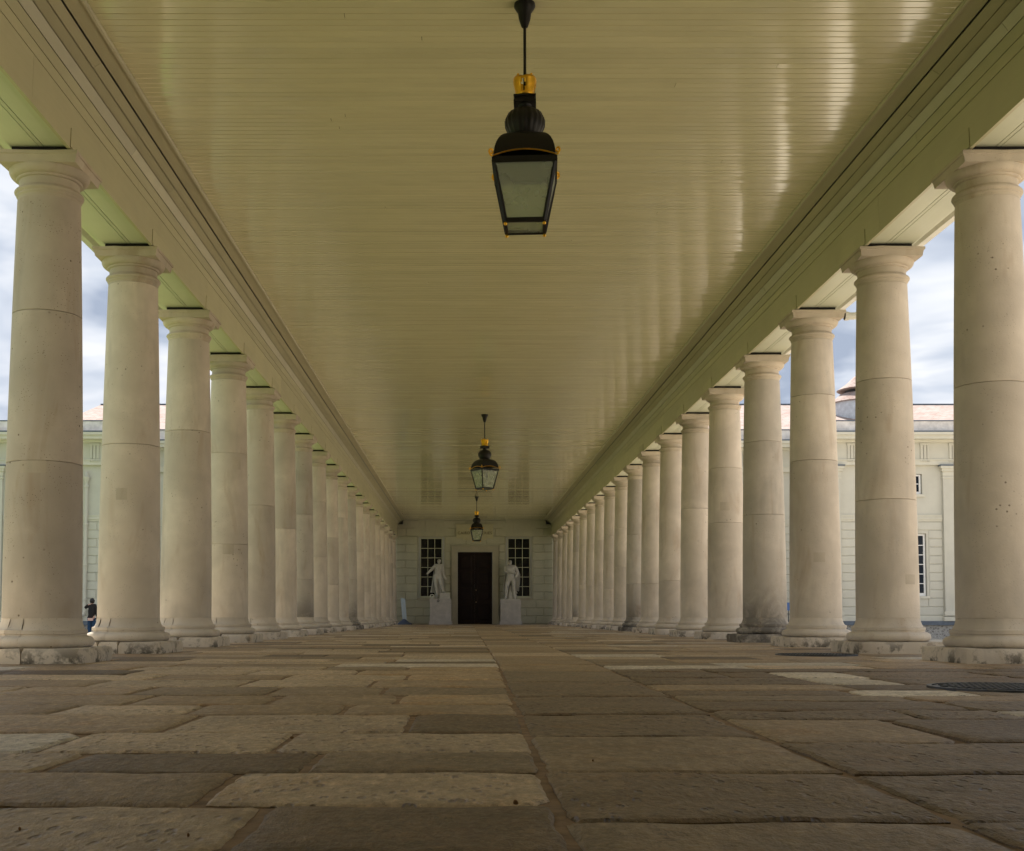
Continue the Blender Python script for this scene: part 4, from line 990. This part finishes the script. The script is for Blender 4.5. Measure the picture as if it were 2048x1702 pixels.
mk('coat_front', drape([a(418, 470, -.12), a(425, 560, -.16), a(420, 640, -.13)], [a(448, 480, -.09), a(452, 560, -.12), a(448, 650, -.09)], .012, 2, .03), M['marble'], stL, smooth=50)
mk('cloak', drape([a(290, 520, .07), a(268, 680, .10), a(245, 850, .10), a(215, 995, .08)], [a(450, 520, .08), a(440, 680, .13), a(420, 850, .14), a(405, 1000, .14)], .035, 6, .04), M['marble'], stL, smooth=50)
mk('support', wear(lathe([(.17, 0), (.16, .2), (.13, .36), (.11, .5), (.09, .8)], 18), .03, 6, 4), M['marble'], stL, (-.02, .16, 0), smooth=60)
mk('foot_block', wear(join(box(a(402, 0)[0], a(590, 0)[0], -.28, .16, 0, .255), box(a(398, 0)[0], a(445, 0)[0], -.295, -.281, .0, .25)), .008, 9, 2), M['marble'], stL)
mk('rope_coil', join(*[mv(xf(lathe([(.085 + .028 * math.cos(q), .028 * math.sin(q)) for q in [2 * math.pi * i / 8 for i in range(9)]], 20, caps=False), Matrix.Rotation(rad(80), 4, 'X')), a(255, 0)[0], -.12 + .05 * i, .115) for i in range(3)]), M['marble'], stL, smooth=60)
# right statue
a = sp_(355, 1150, 0)
stR = empty('marble_statue', (1.655, YS, HR), 'white marble man with arms folded into a heavy cloak', 'statue', 'statues by the door')
Jr = {'pel': (*a(375, 720), .115), 'waist': (*a(366, 650), .125), 'chest': (*a(360, 570), .15), 'upch': (*a(358, 520), .14), 'neck': (*a(360, 485), .058), 'jaw': (*a(356, 458, -.015), .064), 'head': (*a(358, 418, -.005), .088), 'top': (*a(362, 388, .005), .06), 'nose': (*a(346, 432, -.09), .016),
      'shl': (*a(285, 525), .078), 'ell': (*a(268, 615, -.05), .056), 'wrl': (*a(385, 622, -.20), .042), 'hal': (*a(430, 632, -.20), .04), 'fl': (*a(465, 642, -.19), .022),
      'shr': (*a(440, 520), .08), 'elr': (*a(500, 625, -.02), .06), 'wrr': (*a(475, 690, -.13), .042), 'har': (*a(462, 715, -.16), .04), 'fr': (*a(455, 740, -.17), .022),
      'hpl': (*a(325, 760), .10), 'knl': (*a(288, 895, -.04), .066), 'cal': (*a(285, 960, .0), .064), 'anl': (*a(282, 1085), .04), 'tol': (*a(250, 1125, -.13), .032),
      'hpr': (*a(420, 755), .10), 'knr': (*a(428, 895, -.03), .066), 'car': (*a(430, 960, .01), .062), 'anr': (*a(436, 1085), .04), 'tor': (*a(455, 1125, -.13), .032)}
skin('figure', Jr, El, M['marble'], stR, 'pel', fat=1.45)
mk('cloak', drape([a(430, 485, -.04), a(465, 600, -.12), a(470, 780, -.10), a(462, 965, -.06)], [a(500, 520, .05), a(548, 660, .02), a(540, 840, .03), a(522, 975, .02)], .03, 4, .05), M['marble'], stR, smooth=50)
mk('cloak_tail', drape([a(268, 560, .02), a(245, 760, .04), a(222, 960, .03), a(215, 1030, .02)], [a(300, 560, .10), a(292, 760, .12), a(285, 960, .12), a(275, 1075, .10)], .022, 3, .05), M['marble'], stR, smooth=50)
mk('cloak_back', drape([a(300, 540, .12), a(290, 800, .15), a(270, 1130, .16)], [a(450, 540, .12), a(455, 800, .15), a(470, 1130, .16)], .035, 6, .05), M['marble'], stR, smooth=50)
mk('collar_fold', drape([a(300, 545, -.14), a(300, 600, -.155)], [a(440, 560, -.13), a(450, 640, -.15)], .014, 5, .03), M['marble'], stR, smooth=50)
mk('support', wear(lathe([(.20, 0), (.18, .18), (.14, .35), (.11, .55), (.08, .7)], 18), .03, 6, 8), M['marble'], stR, (.03, .14, 0), smooth=60)
mk('tassels', join(*[ball(a(470 + 14 * math.sin(i * 2.1), 985 + i * 22, -.03), .035, 8) for i in range(6)]), M['marble'], stR, smooth=60)
mk('statue_base', box(-.44, .45, -.36, .34, -.0005, .055), M['marble'], stR)
# people on the lawn
def person(x, y, z, k, lab, top, legs, raise_arm, bag, yaw=0.):
    t = empty('person', (x, y, z), lab, 'person', None, yaw)
    q = .00211; b_ = lambda px_, py_, dep=0.: ((px_ - 455) * q, dep, (1262 - py_) * q * k)
    Jp = {'pel': (*b_(455, 850), .115), 'waist': (*b_(458, 770), .10), 'chest': (*b_(462, 670), .115), 'upch': (*b_(462, 615), .10), 'neck': (*b_(460, 572, .0), .045), 'head': (*b_(465, 530, .01), .075), 'top': (*b_(467, 500, .01), .06), 'jaw': (*b_(464, 556, .04), .045), 'nose': (*b_(464, 545, .10), .014),
          'shl': (*b_(402, 605), .055), 'shr': (*b_(522, 605), .055), 'hpl': (*b_(420, 890), .085), 'knl': (*b_(412, 1050, .02), .055), 'anl': (*b_(400, 1215, -.02), .036), 'tol': (*b_(392, 1250, .12), .032),
          'hpr': (*b_(490, 890), .085), 'knr': (*b_(500, 1050, .03), .055), 'anr': (*b_(508, 1215, -.02), .036), 'tor': (*b_(512, 1250, .12), .032)}
    if raise_arm: Jp.update({'ell': (*b_(318, 655, -.02), .042), 'wrl': (*b_(405, 592, -.09), .03), 'hal': (*b_(432, 580, -.09), .03), 'fl1': (*b_(458, 574, -.085), .012), 'fl2': (*b_(456, 582, -.09), .012), 'fl3': (*b_(452, 590, -.09), .012)})
    else: Jp.update({'ell': (*b_(385, 740), .042), 'wrl': (*b_(385, 850, .05), .03), 'hal': (*b_(386, 885, .06), .03), 'fl1': (*b_(384, 915, .07), .012), 'fl2': (*b_(390, 915, .05), .012), 'fl3': (*b_(394, 912, .03), .012)})
    Jp.update({'elr': (*b_(545, 730), .042), 'wrr': (*b_(545, 830, .08), .03), 'har': (*b_(543, 865, .1), .03), 'fr1': (*b_(541, 890, .11), .012), 'fr2': (*b_(547, 890, .1), .012)})
    Ep = [('pel', 'waist'), ('waist', 'chest'), ('chest', 'upch'), ('upch', 'neck'), ('neck', 'head'), ('head', 'top'), ('head', 'jaw'), ('head', 'nose'), ('upch', 'shl'), ('shl', 'ell'), ('ell', 'wrl'), ('wrl', 'hal'), ('hal', 'fl1'), ('hal', 'fl2'), ('hal', 'fl3'), ('upch', 'shr'), ('shr', 'elr'), ('elr', 'wrr'), ('wrr', 'har'), ('har', 'fr1'), ('har', 'fr2'),
          ('pel', 'hpl'), ('hpl', 'knl'), ('knl', 'anl'), ('anl', 'tol'), ('pel', 'hpr'), ('hpr', 'knr'), ('knr', 'anr'), ('anr', 'tor')]
    skin('body', Jp, Ep, M['skin'], t, 'pel')
    g_ = lambda n, f=1.28, ad=.012: (*Jp[n][:3], Jp[n][3] * f + ad)
    cl = {n: g_(n) for n in ('waist', 'chest', 'upch', 'shl', 'ell', 'wrl', 'shr', 'elr', 'wrr')}
    cl['pel'] = (*b_(445, 862), .165); cl['waist'] = (*b_(455, 770), .15); cl['coln'] = (*b_(461, 590), .062); cl['flare'] = (*b_(362, 858, -.02), .03)
    skin('jacket', cl, [('pel', 'waist'), ('waist', 'chest'), ('chest', 'upch'), ('upch', 'coln'), ('upch', 'shl'), ('shl', 'ell'), ('ell', 'wrl'), ('upch', 'shr'), ('shr', 'elr'), ('elr', 'wrr'), ('pel', 'flare')], M[top], t, 'chest')
    jn = {'pel': (*Jp['pel'][:3], .135), 'hpl': (*Jp['hpl'][:3], .105), 'knl': (*Jp['knl'][:3], .092), 'hml': (*b_(402, 1190, -.0), .088), 'hpr': (*Jp['hpr'][:3], .105), 'knr': (*Jp['knr'][:3], .092), 'hmr': (*b_(507, 1190), .088)}
    skin('jeans' if legs == 'denim' else 'trousers', jn, [('pel', 'hpl'), ('hpl', 'knl'), ('knl', 'hml'), ('pel', 'hpr'), ('hpr', 'knr'), ('knr', 'hmr')], M[legs], t, 'pel')
    hb_ = wear(ball((0, 0, 0), .108, 16), .03, 12, 3 + k); hx = b_(465, 515, -.012)
    mk('hair', mv(hb_, *hx), M['hair'], t, smooth=60)
    for n_ in ('tol', 'tor'):
        p = Jp[n_]; mk('shoe', mv(lathe([(.02, -.03), (.06, -.028), (.062, .0), (.05, .03), (.02, .045)], 14), p[0], p[1] - .05, .035), M['post'], t, smooth=50)
    if bag:
        bc = b_(460, 885, -.19); bg_ = mk('shoulder_bag', mv(wear(join(box(-.105, .105, -.04, .04, -.055, .055)), .004, 20, 1), *bc), M['bag'], t)
        mk('strap', tube([(bc[0] - .1, bc[1] + .02, bc[2] + .04), b_(400, 720, -.15), b_(440, 620, -.13), b_(505, 600, -.04)], .008, 6), M['jacket'], bg_)
        mk('flap', mv(box(-.106, .106, -.046, -.041, -.005, .056), *bc), M['bag'], bg_)
    return t
ug = -.545
person(-16.22, 49.7, ug, 1.0, 'person in black jacket and jeans, hand at neck, pink bag on hip', 'jacket', 'denim', True, True)
person(-15.72, 50.3, ug, .97, 'person in red top mostly hidden behind the second left column', 'redtop', 'jacket', False, False)

# ------------------------------------------------------------------ small things
ps = empty('leaning_post_stand', (-3.27, YW - 1.15, 0), 'pale blue post leaning in a splayed dark base near the left corner', 'stand')
mk('post_tube', xf(join(box(-.05, .05, -.02, .02, .12, 1.23), box(.055, .15, -.012, .012, .2, 1.2)), Matrix.Rotation(rad(-5), 4, 'Y')), M['poleblue'], ps)
V = []
mk('splayed_base', wear(lathe([(.40, .0), (.38, .05), (.24, .12), (.12, .2), (.06, .26)], 9), .012, 6, 2), M['basegrey'], ps, smooth=20)
st = empty('sign_stand', (13.36, 50.2, -.62), 'dark metal stand with a blue panel, between the third and fourth right columns', 'stand')
for dx in (-.17, 0, .17): mk('upright', tube([(dx, 0, 0), (dx, 0, 1.52)], .022, 8), M['post'], st)
mk('cross_rail', join(tube([(-.17, 0, .2), (.17, 0, .2)], .016, 8), tube([(-.17, 0, 1.1), (.17, 0, 1.1)], .016, 8)), M['post'], st)
mk('blue_panel', join(box(-.21, .21, -.04, -.025, 1.25, 1.56), box(-.23, .23, -.045, -.02, 1.561, 1.59)), M['blue'], st)
# crumbs and leaf scraps lying on the paving
for i, (xe, yv, r) in enumerate(((-.53, 3.62, .0045), (.10, 2.36, .005), (.33, 3.05, .0028), (-.47, 2.02, .003), (1.05, 3.3, .0035), (-.78, 2.08, .003))):
    o = mk('leaf_scrap', wear(ball((0, 0, 0), r, 8), r * .6, 90, i), plain('scrap_%d' % i, (.24, .12, .04), .9), None, (xe - .448, yv, r * .55), smooth=60)
    tag(o, ['brown crumb on the long pale slab at left', 'brown crumb beside the centre joint, lower edge', 'tiny scrap on the lane slab', 'small crumb on the dark slab at lower left', 'tiny scrap on the rough dark slab at right', 'small crumb on pale slab by lower left corner'][i], 'crumb', 'crumbs on the paving')
